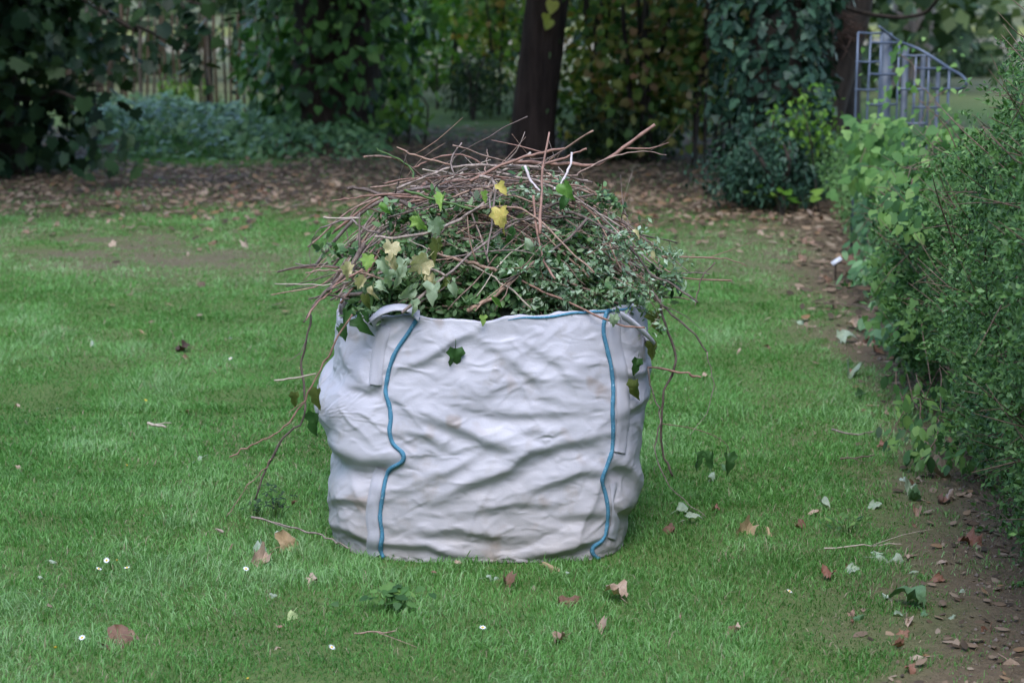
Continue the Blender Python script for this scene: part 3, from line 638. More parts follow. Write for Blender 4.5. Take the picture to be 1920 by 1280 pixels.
# near-black inner sheet: keeps the hedge opaque, paints shade in its gaps
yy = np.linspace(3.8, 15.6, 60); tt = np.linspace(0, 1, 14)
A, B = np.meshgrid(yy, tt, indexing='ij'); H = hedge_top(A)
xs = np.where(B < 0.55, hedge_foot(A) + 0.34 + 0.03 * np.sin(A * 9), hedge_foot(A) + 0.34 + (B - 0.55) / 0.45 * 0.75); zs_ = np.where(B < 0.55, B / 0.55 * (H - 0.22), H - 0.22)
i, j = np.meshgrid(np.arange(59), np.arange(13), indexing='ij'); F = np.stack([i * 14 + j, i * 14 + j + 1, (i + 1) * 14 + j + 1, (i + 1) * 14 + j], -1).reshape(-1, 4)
mk('inner_shade_sheet', np.stack([xs, A, zs_], -1).reshape(-1, 3) - hb, F, bark_mat('hedge_inner_shade', (0.008, 0.012, 0.006), (0.03, 0.035, 0.02), (30, 30, 30)), hedge)

# climbers and low plants on and before the hedge
def climber(label, u0, u1, v0, v1, y_, n, size, mat, seed, tmpl=T_IVY, name='climber', tintlo=0.0, depth=0.22, droop=-0.8):
    rng = np.random.default_rng(seed)
    u, v = rng.uniform(u0, u1, n), rng.uniform(v0, v1, n)
    Yq = np.interp(v, [v0, v1], [y_[0], y_[1]]) + rng.normal(size=n) * depth
    pos = np.array([P(a, b_, c_) for a, b_, c_ in zip(u, v, Yq)]) + rng.normal(size=(n, 3)) * 0.04
    pos[:, 2] = np.maximum(pos[:, 2], 0.03 + 0.05 * rng.random(n))
    ok = (noise(pos[:, 0] * 5, pos[:, 1] * 3, pos[:, 2] * 5, seed) > -0.22) & ((pos[:, 2] < hedge_top(pos[:, 1]) + 0.22) | (name == 'trellis_vine'))
    pos = pos[ok]; n = len(pos); b0 = np.array([pos[:, 0].mean(), pos[:, 1].mean(), 0])
    o = tag(empty(name, b0), label, 'climber')
    V, F, T = leaves(pos - b0, unit(n, rng) * 0.6 + [-0.45, -0.6, 0.6], size * rng.uniform(0.4, 1.45, n), tmpl, (-0.1, -0.2, droop), rng, np.clip(tintlo + rng.random(n) * (1 - tintlo), 0, 1))
    tag(mk('foliage', V, F, mat, o, T, smooth=False), kind='stuff')
    st = []
    for q in range(max(4, n // 60)):
        a = pos[rng.integers(n)] - b0; e = pos[rng.integers(n)] - b0
        if np.linalg.norm(e - a) < 1.2:
            st.append(limb(a, e, 0.003, 0.0015, 0.06, seed * 7 + q, 4))
    if st: V, F, _ = join(st); mk('stem', V, F, M_TWIG, o)
    return o
climber('light green broad-leaved climber spilling over the hedge below the trellis', 1680, 1840, 225, 430, (9.6, 7.4), 1500, 0.044, M_CLIMB, 201, T_HEART, tintlo=0.05)
climber('fresh green climber on the hedge face beside the small white plant tag', 1660, 1800, 330, 620, (9.4, 7.6), 1500, 0.043, M_CLIMB, 202, T_IVY, tintlo=0.2)
climber('dark green climber trailing low over the foot of hedge onto bare earth', 1690, 1840, 560, 860, (8.4, 6.5), 1200, 0.043, M_CLIMB, 203, T_OVAL)
climber('leafy growth climbing the hedge in front of the leaning dark trunk', 1595, 1690, 170, 360, (11.8, 10.2), 420, 0.072, M_CLIMB, 204, T_IVY, tintlo=0.1)
climber('grey-green undergrowth at the hedge end beside leaf litter', 1610, 1710, 330, 520, (11.6, 10.0), 760, 0.06, M_COVER, 205, T_OVAL)
climber('low blue-green plants creeping out from hedge onto the earth strip', 1640, 1740, 500, 690, (10.2, 8.4), 300, 0.055, M_COVER, 206, T_OVAL)

climber('thin vine with sparse pale leaves strung across the metal trellis', 1625, 1800, 85, 300, (11.8, 11.4), 130, 0.038, M_CLIMB, 207, T_HEART, 'trellis_vine', 0.3, 0.12)
FINE = {}
def fine_leaf(tmpl, seed, fold_=0.8, crump=0.12):
    key = (id(tmpl), seed); crump = crump * (2.0 if seed >= 40 else 1.0)
    if key in FINE: return FINE[key]
    V, F = tmpl; V = V.copy(); F = F.copy()
    # split every triangle once and crumple
    e = {}; V2 = list(V); F2 = []
    def md(a_, b_):
        k = (min(a_, b_), max(a_, b_))
        if k not in e: e[k] = len(V2); V2.append((V[a_] + V[b_]) / 2)
        return e[k]
    for a_, b_, c_ in F: x_, y_, z_ = md(a_, b_), md(b_, c_), md(c_, a_); F2 += [(a_, x_, z_), (x_, b_, y_), (z_, y_, c_), (x_, y_, z_)]
    V2 = np.array(V2); sd_ = np.random.default_rng(seed)
    V2[:, 2] += fold_ * np.abs(V2[:, 0]) - 0.45 * (V2[:, 1] - 0.1) ** 2 * sd_.uniform(0.3, 1.6) + crump * fbm(V2[:, 0] * 4 + seed, V2[:, 1] * 4, 0, seed) * 2
    V2[:, 0] *= 1 - 0.35 * min(1, abs(fold_))
    st_ = tube([(0, 0, 0), (0.01, -0.2, 0.02), (0.03, -0.42, 0.0)], [0.018, 0.014, 0.010], 4)
    V2, F2, _ = join([(V2, np.array(F2)), st_]); FINE[key] = (V2, F2); return FINE[key]
from mathutils import Matrix, Vector
def place(o, nrm, tip, loc, s):
    n_ = Vector(nrm).normalized(); t_ = Vector(tip); t_ = (t_ - n_ * t_.dot(n_)).normalized(); x_ = t_.cross(n_)
    M = Matrix((x_, t_, n_)).transposed().to_4x4(); o.matrix_basis = Matrix.Translation(Vector(loc)) @ M @ Matrix.Scale(s, 4)
# single hanging shoots in front of the small-leaved hedge
M_WILT = leaf_mat('wilted_green_leaf', [(0.075, 0.15, 0.055), (0.12, 0.19, 0.09)], 0.45, 0.25, by='object', mscale=30)
def shoot(label, path, Y_, leaf_px, r=0.0035, name='hanging_shoot', lm=M_WILT, sm=M_TWIG, tmpl=T_LOBED):
    b0 = P(*path[0], Y_); o = tag(empty(name, b0), label, 'shoot')
    V, F = tube([P(u, v, Y_) - b0 for u, v in path], np.linspace(r, r * 0.5, len(path)), 5, 4); mk('stem', V, F, sm, o)
    for u, v, s, nx_ in leaf_px:
        V, F = fine_leaf(tmpl, 30 + int(u) % 5, 1.0); l_ = mk('leaf', V, F, lm, o); place(l_, (nx_, -0.9, 0.25), (0.15 * nx_, -0.1, -1), P(u, v, Y_ - 0.01) - b0, s / FPX * Y_ * 1.05)
    return o
shoot('brown twig hanging down the hedge with one folded pale leaf', [(1915, 240), (1878, 300), (1858, 345), (1845, 400), (1842, 470), (1850, 540), (1852, 565)], 6.0, [(1846, 556, 60, 0.5), (1858, 556, 46, -0.9)])
shoot('short red shoot with three large drooping green leaves on the hedge', [(1910, 640), (1890, 655), (1882, 690), (1886, 700)], 5.75, [(1878, 690, 55, 0.3), (1896, 700, 62, -0.3), (1905, 745, 60, 0.2)])
shoot('long thin bare twig arching across the hedge face', [(1918, 470), (1895, 500), (1860, 460), (1850, 380), (1872, 330), (1905, 260)], 5.9, [])

# white plant tag on its stake
g = G(1566, 524); t = tag(empty('plant_tag', g), 'small white plant tag tilted on a short dark stake by the hedge', 'plant tag')
V, F = box((0, 0, 0.045), (0.008, 0.008, 0.12)); mk('stake', V, F, M_STEM, t)
V, F = box((0, 0, 0), (0.062, 0.004, 0.026)); o = mk('plate', V, F, plain('white_tag_plastic', (0.72, 0.74, 0.80), 0.4, 0, 0.05), t); o.location = (0.004, -0.006, 0.105); o.rotation_euler = (-0.75, -0.55, 0.1)
# ------------------------------------------------------------------ the bulk bag
BY, BB, SILY = 5.88, 0.42, 5.74        # bag centre, half depth, depth of its outline
def _col(lst): a = np.array(lst, float); return a[:, 1], a[:, 0]
LV, LU = _col([(628, 585), (626, 620), (620, 660), (617, 685), (592, 706), (581, 738), (587, 762), (604, 782), (614, 808), (634, 832), (620, 856), (611, 890), (610, 930), (614, 980), (622, 1000)])
RV, RU = _col([(1208, 565), (1213, 620), (1216, 680), (1213, 740), (1205, 790), (1200, 825), (1191, 850), (1196, 900), (1190, 925), (1174, 950), (1172, 990), (1168, 1005)])
def row_x(z, soft=True):
    v = np.array([proj((0, SILY, q))[1] for q in np.atleast_1d(z)])
    k = SILY * CP + (CAM_Z - np.atleast_1d(z)) * SP
    def tr(A, B):                      # outline, rounded; its loose bulges are added at the sides alone
        w = np.exp(-((v[:, None] - np.linspace(520, 1060, 109)[None]) / (75.0 if soft else 9.0)) ** 2); return (w * np.interp(np.linspace(520, 1060, 109), A, B)[None]).sum(1) / w.sum(1)
    return (tr(LV, LU) - 960) * k / FPX, (tr(RV, RU) - 960) * k / FPX
RIM_U = np.array([560, 628, 660, 700, 785, 850, 900, 980, 1060, 1140, 1195, 1216, 1260]); RIM_V = np.array([604, 604, 594, 588, 597, 603, 603, 594, 584, 577, 571, 580, 585])
NU, NV = 520, 170
def bag_cloth():
    # angles spaced by arc length, finer on the half towards the camera
    th = np.linspace(-pi, pi, 6001)
    def sec(th):
        c, s = np.cos(th), np.sin(th); n = np.where(c < 0, 2.9, 4.4)
        n = 2.9 + 1.5 * sstep(-0.4, 0.4, c)
        return np.sign(c) * np.abs(c) ** (2 / n), np.sign(s) * np.abs(s) ** (2 / n)
    ex, ey = sec(th); ds = np.hypot(np.diff(ex) * 0.46, np.diff(ey) * 0.42) * np.where(ey[1:] < 0.35, 2.8, 1.0)
    cs = np.concatenate([[0], np.cumsum(ds)]); th = np.interp(np.arange(NU) / NU * cs[-1], cs, th); ex, ey = sec(th)
    h = np.linspace(0, 1, NV)
    xl, xr = row_x(h * 0.70)
    xc, ha = (xl + xr) / 2, (xr - xl) / 2
    xl2, xr2 = row_x(h * 0.70, False)
    X = xc[:, None] + ha[:, None] * ex[None] + (xl2 - xl)[:, None] * sstep(-0.5, -0.97, ex)[None] + (xr2 - xr)[:, None] * sstep(0.6, 0.97, ex)[None]
    yb = BB * (1 + 0.02 * np.sin(h * pi))[:, None]
    Yq = BY + yb * ey[None] + 0.03 * (h[:, None] - 0.3)
    # rim height from the picture for the front, level behind
    kk = Yq[-1]; zr = np.zeros(NU)
    for q in range(NU):
        u = proj((X[-1, q], kk[q], 0.7))[0]; zr[q] = P(u, np.interp(u, RIM_U, RIM_V), kk[q])[2]
    zr = zr + 0.007 * noise(X[-1] * 14, kk * 14, 0, 88) + 0.003 * noise(X[-1] * 40, kk * 40, 0, 89)
    wf = sstep(0.25, -0.35, ey); zr = wf * zr + (1 - wf) * 0.69
    Zq = h[:, None] * zr[None]
    S = np.stack([X, Yq, Zq], -1)
    N_ = np.stack([np.broadcast_to(np.sign(ex) * np.abs(ex) ** 2.2, X.shape), np.broadcast_to(np.sign(ey) * np.abs(ey) ** 2.2, X.shape), X * 0], -1); N_ /= np.linalg.norm(N_, axis=-1, keepdims=True) + 1e-9
    u, v = proj(S)
    D = np.zeros(X.shape)
    def fold(pts, amp, w, asym=1.0):
        pts = np.array(pts, float); best = np.full(X.shape, 1e9); sd = np.zeros(X.shape); end = np.zeros(X.shape)
        L = len(pts) - 1
        for q in range(L):
            a, b_ = pts[q], pts[q + 1]; d = b_ - a; l2 = d @ d
            t = np.clip(((u - a[0]) * d[0] + (v - a[1]) * d[1]) / l2, 0, 1)
            du, dv = u - a[0] - t * d[0], v - a[1] - t * d[1]; dist = np.hypot(du, dv)
            sg = np.sign(d[0] * dv - d[1] * du) * np.sign(d[0] if abs(d[0]) > 1 else 1)
            m = dist < best; best = np.where(m, dist, best); sd = np.where(m, dist * sg, sd); end = np.where(m, (q + t) / L, end)
        tp = np.sin(np.clip(end, 0.06, 0.94) * pi) ** 0.6
        return amp * tp * (np.where(sd < 0, np.exp(sd / (1.9 * w)), np.exp(-(sd / (0.75 * w)) ** 2)) - 0.35 * np.exp(-((sd - 1.3 * w) / w) ** 2))
    for f in ((((771, 763), (844, 788), (926, 824), (1000, 845)), .016, 20), (((812, 934), (877, 901), (950, 877), (991, 840), (1068, 824), (1145, 804)), .020, 18),
              (((612, 822), (650, 842), (690, 858), (755, 856)), .034, 24), (((739, 987), (812, 991), (853, 987), (930, 1003), (1010, 1000)), .012, 15), (((700, 1012), (760, 1016), (804, 1017), (853, 1042), (930, 1050)), .018, 14),
              (((950, 1052), (1027, 1035), (1080, 1018), (1120, 1005)), .020, 14), (((975, 922), (1048, 897), (1084, 881), (1140, 878)), .013, 13), (((1040, 965), (1090, 958), (1150, 960)), .010, 12), (((612, 938), (650, 930), (700, 936)), .012, 13),
              (((612, 978), (666, 991), (700, 1008)), .014, 13), (((739, 690), (804, 668), (850, 636), (900, 612)), .010, 12), (((640, 700), (664, 716), (694, 724), (722, 690)), .014, 14), (((735, 737), (900, 739), (1161, 736)), .0012, 6),
              (((885, 625), (950, 662), (1007, 710), (1030, 740)), .008, 14), (((1000, 650), (1052, 674), (1072, 722)), .009, 13), (((740, 800), (800, 812), (860, 835)), .010, 16), (((870, 760), (960, 772), (1100, 768)), .008, 13), (((760, 900), (840, 880), (900, 846)), .010, 13),
              (((1150, 780), (1180, 760), (1215, 740)), .012, 12), (((1150, 860), (1180, 880), (1200, 915)), .016, 13), (((1150, 690), (1180, 700), (1214, 690)), .012, 12), (((1145, 940), (1165, 950), (1180, 945)), .014, 10), (((860, 960), (960, 940), (1040, 942)), .010, 12), (((640, 640), (655, 680), (700, 715)), .010, 14)):
        D += 0.85 * fold(*f)
    fr = sstep(0.3, -0.2, ey)[None]
    D = D * fr
    # soft slump of the filled fabric
    s_ = np.arange(NU) / NU; ax, ay = np.cos(s_ * 2 * pi) * 1.0, np.sin(s_ * 2 * pi) * 1.0
    for fs, fz, am, sd_ in ((2.5, 4, .007, 1), (6, 10, .0012, 2), (16, 26, .0005, 3)):
        w = 0.5 * noise(ax * fs, ay * fs, h[:, None] * fz * 0.5, sd_ + 50)
        D += am * noise(ax[None] * fs + w * 0.6, ay[None] * fs, h[:, None] * fz + 1.2 * w, sd_ + 60)
    # handling creases: mostly level, some slanting, gentle above and steep below
    rc = np.random.default_rng(12); S3 = s_[None] * 2100 + 0 * h[:, None]; Z3 = (1 - h[:, None]) * 460 + 0 * s_[None]
    def crease(x0, z0, an, L, amp, w):
        dx, dz = S3 - x0, Z3 - z0; dx = (dx + 1050) % 2100 - 1050
        a_ = dx * math.cos(an) + dz * math.sin(an); b_ = -dx * math.sin(an) + dz * math.cos(an) + 10 * np.sin(a_ / L * 5 + x0) + 6 * noise(a_ / 40, x0, 0, 5)
        t_ = np.clip(1 - (a_ / (L / 2)) ** 2, 0, 1) ** 0.7
        return amp * t_ * np.where(b_ < 0, np.exp(b_ / (2.4 * w)), np.exp(-b_ / (0.7 * w)))
    for q in range(170):
        big = rc.random() < 0.16
        an = rc.normal() * (0.25 if rc.random() < 0.6 else 0.8)
        z0 = 460 * rc.random() ** 0.75
        D += crease(rc.random() * 2100, z0, an, rc.uniform(160, 420) if big else rc.uniform(60, 240), (rc.uniform(.005, .009) if big else rc.uniform(.0016, .0042)) * rc.choice([1, 1, -0.7]), rc.uniform(8, 14) if big else rc.uniform(2.5, 5))
    # crumpled facets: cells with sharp borders, stronger in some patches than in others
    for cnt, am, sd_ in ((230, .0014, 5), (800, .0016, 6)):
        r2 = np.random.default_rng(sd_); cs_ = np.column_stack([r2.random(cnt) * 2100, r2.random(cnt) * 480]); cell = math.sqrt(2100 * 480 / cnt)
        wx_ = S3 + 16 * noise(S3 / 60, Z3 / 60, 0, 7); wz_ = Z3 + 16 * noise(S3 / 60, Z3 / 60, 3, 8) - 0.18 * S3 * np.sign(noise(S3 / 400, 0, 0, 4)) * 0
        f1 = np.full(X.shape, 1e9)
        for x0, z0 in cs_:
            dx = (wx_ - x0 + 1050) % 2100 - 1050; f1 = np.minimum(f1, (dx / 1.5) ** 2 + ((wz_ - z0) * 1.35) ** 2)
        D += am * (np.sqrt(f1) / cell - 0.45) * (0.35 + 0.9 * sstep(-0.3, 0.5, noise(S3 / 190, Z3 / 120, 0, 9 + sd_)))
    edge = sstep(0, 0.05, h)[:, None] * (1 - 0.75 * sstep(0.93, 1.0, h)[:, None])
    tgt = S + N_ * (1.3 * D * edge)[..., None]
    # cloth relaxation: the sheet keeps its own lengths, a little longer than the outline it hangs on, so it creases
    Xp = tgt + N_ * (0.0008 * np.random.default_rng(3).normal(size=X.shape))[..., None]
    def ln(a): return np.linalg.norm(a, axis=-1)
    hr = ln(np.roll(S, -1, 1) - S); hr = np.maximum(hr, np.median(hr, 0)[None] * 0.97) * 1.001
    vr = ln(S[1:] - S[:-1]); vr = np.broadcast_to(np.median(vr, 0)[None], vr.shape) * 1.004
    d1 = np.sqrt(hr[:-1] ** 2 + vr ** 2)
    def con(A, B, rest, k):
        d = B - A; l = np.linalg.norm(d, axis=-1, keepdims=True) + 1e-9
        return d * (0.5 * k * (1 - rest[..., None] / l))
    for it in range(70):
        for o_ in (0, 1):
            c_ = con(Xp[:, o_::2], np.roll(Xp, -1, 1)[:, o_::2], hr[:, o_::2], 1.0)
            Xp[:, o_::2] += c_; R = np.roll(Xp, -1, 1); R[:, o_::2] -= c_; Xp = np.roll(R, 1, 1)
        for o_ in (0, 1):
            m = (NV - 1 - o_ + 1) // 2; a, b_ = slice(o_, o_ + 2 * m - 1, 2), slice(o_ + 1, o_ + 2 * m, 2)
            c_ = con(Xp[a], Xp[b_], vr[a], 1.0); Xp[a] += c_; Xp[b_] -= c_
        R = np.roll(Xp, -1, 1); c_ = con(Xp[:-1], R[1:], d1, 0.35); Xp[:-1] += c_; R[1:] -= c_; Xp = np.roll(R, 1, 1)
        R = np.roll(Xp, -1, 1); c_ = con(Xp[1:], R[:-1], d1, 0.35); Xp[1:] += c_; R[:-1] -= c_; Xp = np.roll(R, 1, 1)
        bend = 0.25 * (Xp[2:] + Xp[:-2]) + 0.25 * (np.roll(Xp, 1, 1) + np.roll(Xp, -1, 1))[1:-1] - Xp[1:-1]
        Xp[1:-1] += bend * 0.012
        Xp += (tgt - Xp) * 0.035
        Xp[0] = tgt[0]; Xp[-1] += (tgt[-1] - Xp[-1]) * 0.4
        Xp[..., 2] = np.maximum(Xp[..., 2], 0.004)
    return Xp, th
CLOTH, CTH = bag_cloth()
CLOTH[0, :, 2] = 0.0
def grid_normals(Xp):
    du = np.roll(Xp, -1, 1) - np.roll(Xp, 1, 1); dv = np.gradient(Xp, axis=0); n = np.cross(du, dv); return n / (np.linalg.norm(n, axis=-1, keepdims=True) + 1e-12)
CN = grid_normals(CLOTH)
hem = [CLOTH[-1] - CN[-1] * [1, 1, 0] * 0.006 + [0, 0, 0.003]] + [CLOTH[-1] - CN[-1] * [1, 1, 0] * q - [0, 0, z] for q, z in ((0.012, 0.002), (0.014, 0.03), (0.02, 0.10), (0.03, 0.22))]
ALLR = np.concatenate([CLOTH, np.array(hem)]); nr = len(ALLR)
i, j = np.meshgrid(np.arange(nr - 1), np.arange(NU), indexing='ij'); j2 = (j + 1) % NU
F = np.stack([i * NU + j, i * NU + j2, (i + 1) * NU + j2, (i + 1) * NU + j], -1).reshape(-1, 4)
m_bag, nt, b = new_mat('woven_white_plastic')
n1, n2, n3 = tex_noise(nt, 5, 4), tex_noise(nt, 11, 6, 'Object', 0.6), tex_noise(nt, 1.0, 2, 'Object', 0.5, (240, 240, 500))
c = mix(nt, n1, (0.37, 0.368, 0.415), (0.48, 0.477, 0.53))
st = ramp(nt, n2, [(0.56, (0, 0, 0)), (0.80, (0.7, 0.7, 0.7))]); c = mix(nt, st, c, (0.27, 0.235, 0.20))
tc = nt.nodes.new('ShaderNodeTexCoord'); sx = nt.nodes.new('ShaderNodeSeparateXYZ'); nt.links.new(tc.outputs['Object'], sx.inputs[0])
low = ramp(nt, sx.outputs[2], [(0.0, (1, 1, 1)), (0.10, (0.65, 0.65, 0.65)), (0.32, (0, 0, 0))])
lowm = mix(nt, 1.0, low, n1, 'MULTIPLY'); c = mix(nt, lowm, c, (0.22, 0.18, 0.13))      # soil splashed up from the lawn
sp = tex_noise(nt, 9, 2); spm = ramp(nt, sp, [(0.64, (0, 0, 0)), (0.72, (0.55, 0.55, 0.55))]); c = mix(nt, spm, c, (0.27, 0.21, 0.17))
nt.links.new(c, b.inputs['Base Color']); b.inputs['Roughness'].default_value = 0.5; b.inputs['Specular IOR Level'].default_value = 0.35
ad = nt.nodes.new('ShaderNodeMath'); ad.operation = 'ADD'; nt.links.new(n3, ad.inputs[0])
fine = tex_noise(nt, 60, 4, 'Object', 0.7); nt.links.new(fine, ad.inputs[1])
rg = nt.nodes.new('ShaderNodeTexNoise'); rg.noise_type = 'RIDGED_MULTIFRACTAL'; rg.normalize = True
for k_, v_ in (('Scale', 15.0), ('Detail', 5.0), ('Roughness', 0.45), ('Distortion', 0.6)): rg.inputs[k_].default_value = v_
mp = nt.nodes.new('ShaderNodeMapping'); mp.inputs['Scale'].default_value = (1.0, 1.0, 1.9); mp.inputs['Rotation'].default_value = (0, 0.35, 0); nt.links.new(tc.outputs['Object'], mp.inputs[0]); nt.links.new(mp.outputs[0], rg.inputs['Vector'])
bump(nt, b, ad.outputs[0], 0.25, 0.0035)
b2 = nt.nodes.new('ShaderNodeBump'); b2.inputs['Strength'].default_value = 0.55; b2.inputs['Distance'].default_value = 0.010
nt.links.new(rg.outputs[0], b2.inputs['Height']); nt.links.new(b.inputs['Normal'].links[0].from_socket, b2.inputs['Normal']); nt.links.new(b2.outputs[0], b.inputs['Normal'])
BAG0 = np.array([0.5 * (CLOTH[0, :, 0].min() + CLOTH[0, :, 0].max()), BY, 0.0])
bag = tag(empty('bulk_bag', BAG0), 'large crumpled white woven bulk bag with blue corded seams, heaped with branches', 'bag')
body = mk('body', ALLR.reshape(-1, 3) - BAG0, F, m_bag, bag)
c0 = CLOTH[0].mean(0); V = np.concatenate([CLOTH[0] + [0, 0, 0.002], [c0]]) - BAG0
mk('base_panel', V, np.stack([np.arange(NU), (np.arange(NU) + 1) % NU, np.full(NU, NU)], -1), m_bag, bag)
FRONT = (CN[..., 1] < 0.1)
PU, PV = proj(CLOTH); FP, FN = CLOTH[FRONT], CN[FRONT]; FU, FV = PU[FRONT], PV[FRONT]
def on_bag(u, v, off=0.0):             # the point of the cloth under a picture position
    d = (FU - u) ** 2 + (FV - v) ** 2; k = np.argpartition(d, 8)[:8]; w = 1 / (d[k] + 6); w /= w.sum()
    n = (FN[k] * w[:, None]).sum(0); n /= np.linalg.norm(n); return (FP[k] * w[:, None]).sum(0) + n * off, n
def dense(path, step=5.0):
    path = np.array(path, float); t = np.linspace(0, len(path) - 1, (len(path) - 1) * 8 + 1)
    e = np.concatenate([2 * path[:1] - path[1:2], path, 2 * path[-1:] - path[-2:-1]]); i_ = np.minimum(t.astype(int), len(path) - 2); f = (t - i_)[:, None]
    p0, p1, p2, p3 = e[i_], e[i_ + 1], e[i_ + 2], e[i_ + 3]
    q = 0.5 * (2 * p1 + (p2 - p0) * f + (2 * p0 - 5 * p1 + 4 * p2 - p3) * f ** 2 + (3 * p1 - p0 - 3 * p2 + p3) * f ** 3)
    s = np.concatenate([[0], np.cumsum(np.hypot(*np.diff(q, axis=0).T))]); m = np.arange(0, s[-1], step)
    return np.column_stack([np.interp(m, s, q[:, 0]), np.interp(m, s, q[:, 1])])
def smooth3(p, it=2):
    for _ in range(it): p[1:-1] = 0.5 * p[1:-1] + 0.25 * (p[2:] + p[:-2])
    return p
m_cord, nt, b = new_mat('blue_cord_piping')
n1 = tex_noise(nt, 130, 3, 'Object', 0.7); n2 = tex_noise(nt, 14, 3)
c = mix(nt, n2, (0.045, 0.15, 0.235), (0.085, 0.24, 0.35)); c = mix(nt, ramp(nt, n1, [(0.58, (0, 0, 0)), (0.68, (0.65, 0.65, 0.65))]), c, (0.30, 0.45, 0.55))
nt.links.new(c, b.inputs['Base Color']); b.inputs['Roughness'].default_value = 0.85; b.inputs['Specular IOR Level'].default_value = 0.15; bump(nt, b, n1, 0.8, 0.003)
m_web, nt, b = new_mat('white_webbing')
n1 = tex_noise(nt, 1.0, 2, 'Object', 0.5, (500, 500, 260)); n2 = tex_noise(nt, 18, 3)
nt.links.new(mix(nt, n2, (0.33, 0.33, 0.375), (0.40, 0.40, 0.45)), b.inputs['Base Color']); b.inputs['Roughness'].default_value = 0.6; bump(nt, b, n1, 0.5, 0.002)
CORD_L = [(786, 590), (778, 605), (762, 630), (743, 658), (732, 685), (726, 712), (724, 735), (731, 762), (733, 785), (731, 808), (737, 832), (753, 846), (758, 856), (752, 867), (732, 878), (724, 898), (718, 930), (713, 965), (717, 1000), (714, 1030), (722, 1048)]
CORD_R = [(1141, 572), (1134, 595), (1131, 620), (1138, 655), (1146, 690), (1149, 730), (1148, 770), (1149, 805), (1147, 845), (1138, 872), (1128, 900), (1134, 922), (1139, 950), (1137, 985), (1130, 1010), (1110, 1026), (1113, 1040), (1126, 1054)]
def cord(path, r=0.0062, off=0.002):
    p = dense(path, 4.0); q = smooth3(np.array([on_bag(u, v, off)[0] for u, v in p]))
    V, F = tube(q, r * (1 + 0.13 * noise(np.arange(len(q)) * 0.35, 0, 0, 4)), 8); mk('piping', V - BAG0, F, m_cord, bag)
cord(CORD_L); cord(CORD_R)
def ribbon(path, wpx, name, off=0.006, mat=None):
    p = dense(path, 5.0); T = np.gradient(p, axis=0); T /= np.linalg.norm(T, axis=1, keepdims=True); Nn = np.column_stack([-T[:, 1], T[:, 0]])
    K = 7; rows = np.array([smooth3(np.array([on_bag(*(a + n_ * wpx * (k / (K - 1) - 0.5)), off + (0.0 if 0 < k < K - 1 else -0.004))[0] for a, n_ in zip(p, Nn)]), 1) for k in range(K)])
    L = len(p); i_, j_ = np.meshgrid(np.arange(K - 1), np.arange(L - 1), indexing='ij')
    F = np.stack([i_ * L + j_, i_ * L + j_ + 1, (i_ + 1) * L + j_ + 1, (i_ + 1) * L + j_], -1).reshape(-1, 4); mk(name, rows.reshape(-1, 3) - BAG0, F, mat or m_web, body)
def shift(path, du, a=0, b_=None): return [(u + du, v) for u, v in path[a:b_]]
ribbon([(722, 612), (712, 650), (706, 690), (704, 725)], 24, 'webbing_strap')
ribbon(shift(CORD_L, -16, 14), 22, 'webbing_strap')
ribbon([(1152, 590), (1152, 640), (1165, 700), (1168, 760), (1167, 805), (1160, 850)], 24, 'webbing_strap')
ribbon([(1150, 905), (1154, 940), (1153, 980), (1145, 1010)], 16, 'webbing_strap')
# blue edge cord showing along the rim
rim = []
for u in np.arange(952, 1208, 6.0):
    p_, n_ = on_bag(u, np.interp(u, RIM_U, RIM_V) + 4 + 2.5 * math.sin(u * 0.05), 0.0005); rim.append(p_)
V, F = tube(smooth3(np.array(rim), 2), np.interp(np.arange(len(rim)), [0, 8, len(rim)], [0.0005, 0.0036, 0.0036]), 8); mk('rim_piping', V - BAG0, F, m_cord, body)
# lifting loops
def loop(pts, w, wdir, name='lifting_loop'):
    p = np.array(pts, float); t = np.linspace(0, len(p) - 1, 28); p = np.column_stack([np.interp(t, np.arange(len(p)), p[:, k]) for k in range(3)]); p = smooth3(p, 5)
    wd_ = np.asarray(wdir, float)[None] if np.ndim(wdir) == 1 else np.array([np.interp(t, np.arange(len(wdir)), np.array(wdir)[:, k]) for k in range(3)]).T
    T = np.gradient(p, axis=0); nn = np.cross(T, wd_); nn /= np.linalg.norm(nn, axis=1, keepdims=True)
    rows = np.array([p - wd_ * w / 2, p - wd_ * w * 0.17 + nn * 0.003, p + wd_ * w * 0.17 + nn * 0.003, p + wd_ * w / 2, p + wd_ * w / 2 - nn * 0.004, p - wd_ * w / 2 - nn * 0.004])
    K, L = len(rows), len(p); i_, j_ = np.meshgrid(np.arange(K), np.arange(L - 1), indexing='ij'); i2 = (i_ + 1) % K
    F = np.stack([i_ * L + j_, i_ * L + j_ + 1, i2 * L + j_ + 1, i2 * L + j_], -1).reshape(-1, 4); mk(name, rows.reshape(-1, 3) - BAG0, F, m_web, bag)
loop([P(682, 612, 5.52), P(694, 598, 5.51), P(712, 583, 5.50), P(740, 574, 5.49), P(768, 576, 5.48), P(786, 592, 5.475)], 0.040, [(0.55, 0.5, 0.6), (0.45, 0.6, 0.6), (0.2, 0.8, 0.5), (0.05, 0.95, 0.3), (0.0, 0.95, 0.3), (0.1, 0.7, 0.6)])
loop([P(1165, 592, 5.50), P(1185, 604, 5.50), P(1205, 622, 5.50), P(1226, 640, 5.52), P(1232, 650, 5.56), P(1215, 645, 5.62), P(1205, 625, 5.66)], 0.036, [(-0.2, -0.5, 0.7)] * 7)
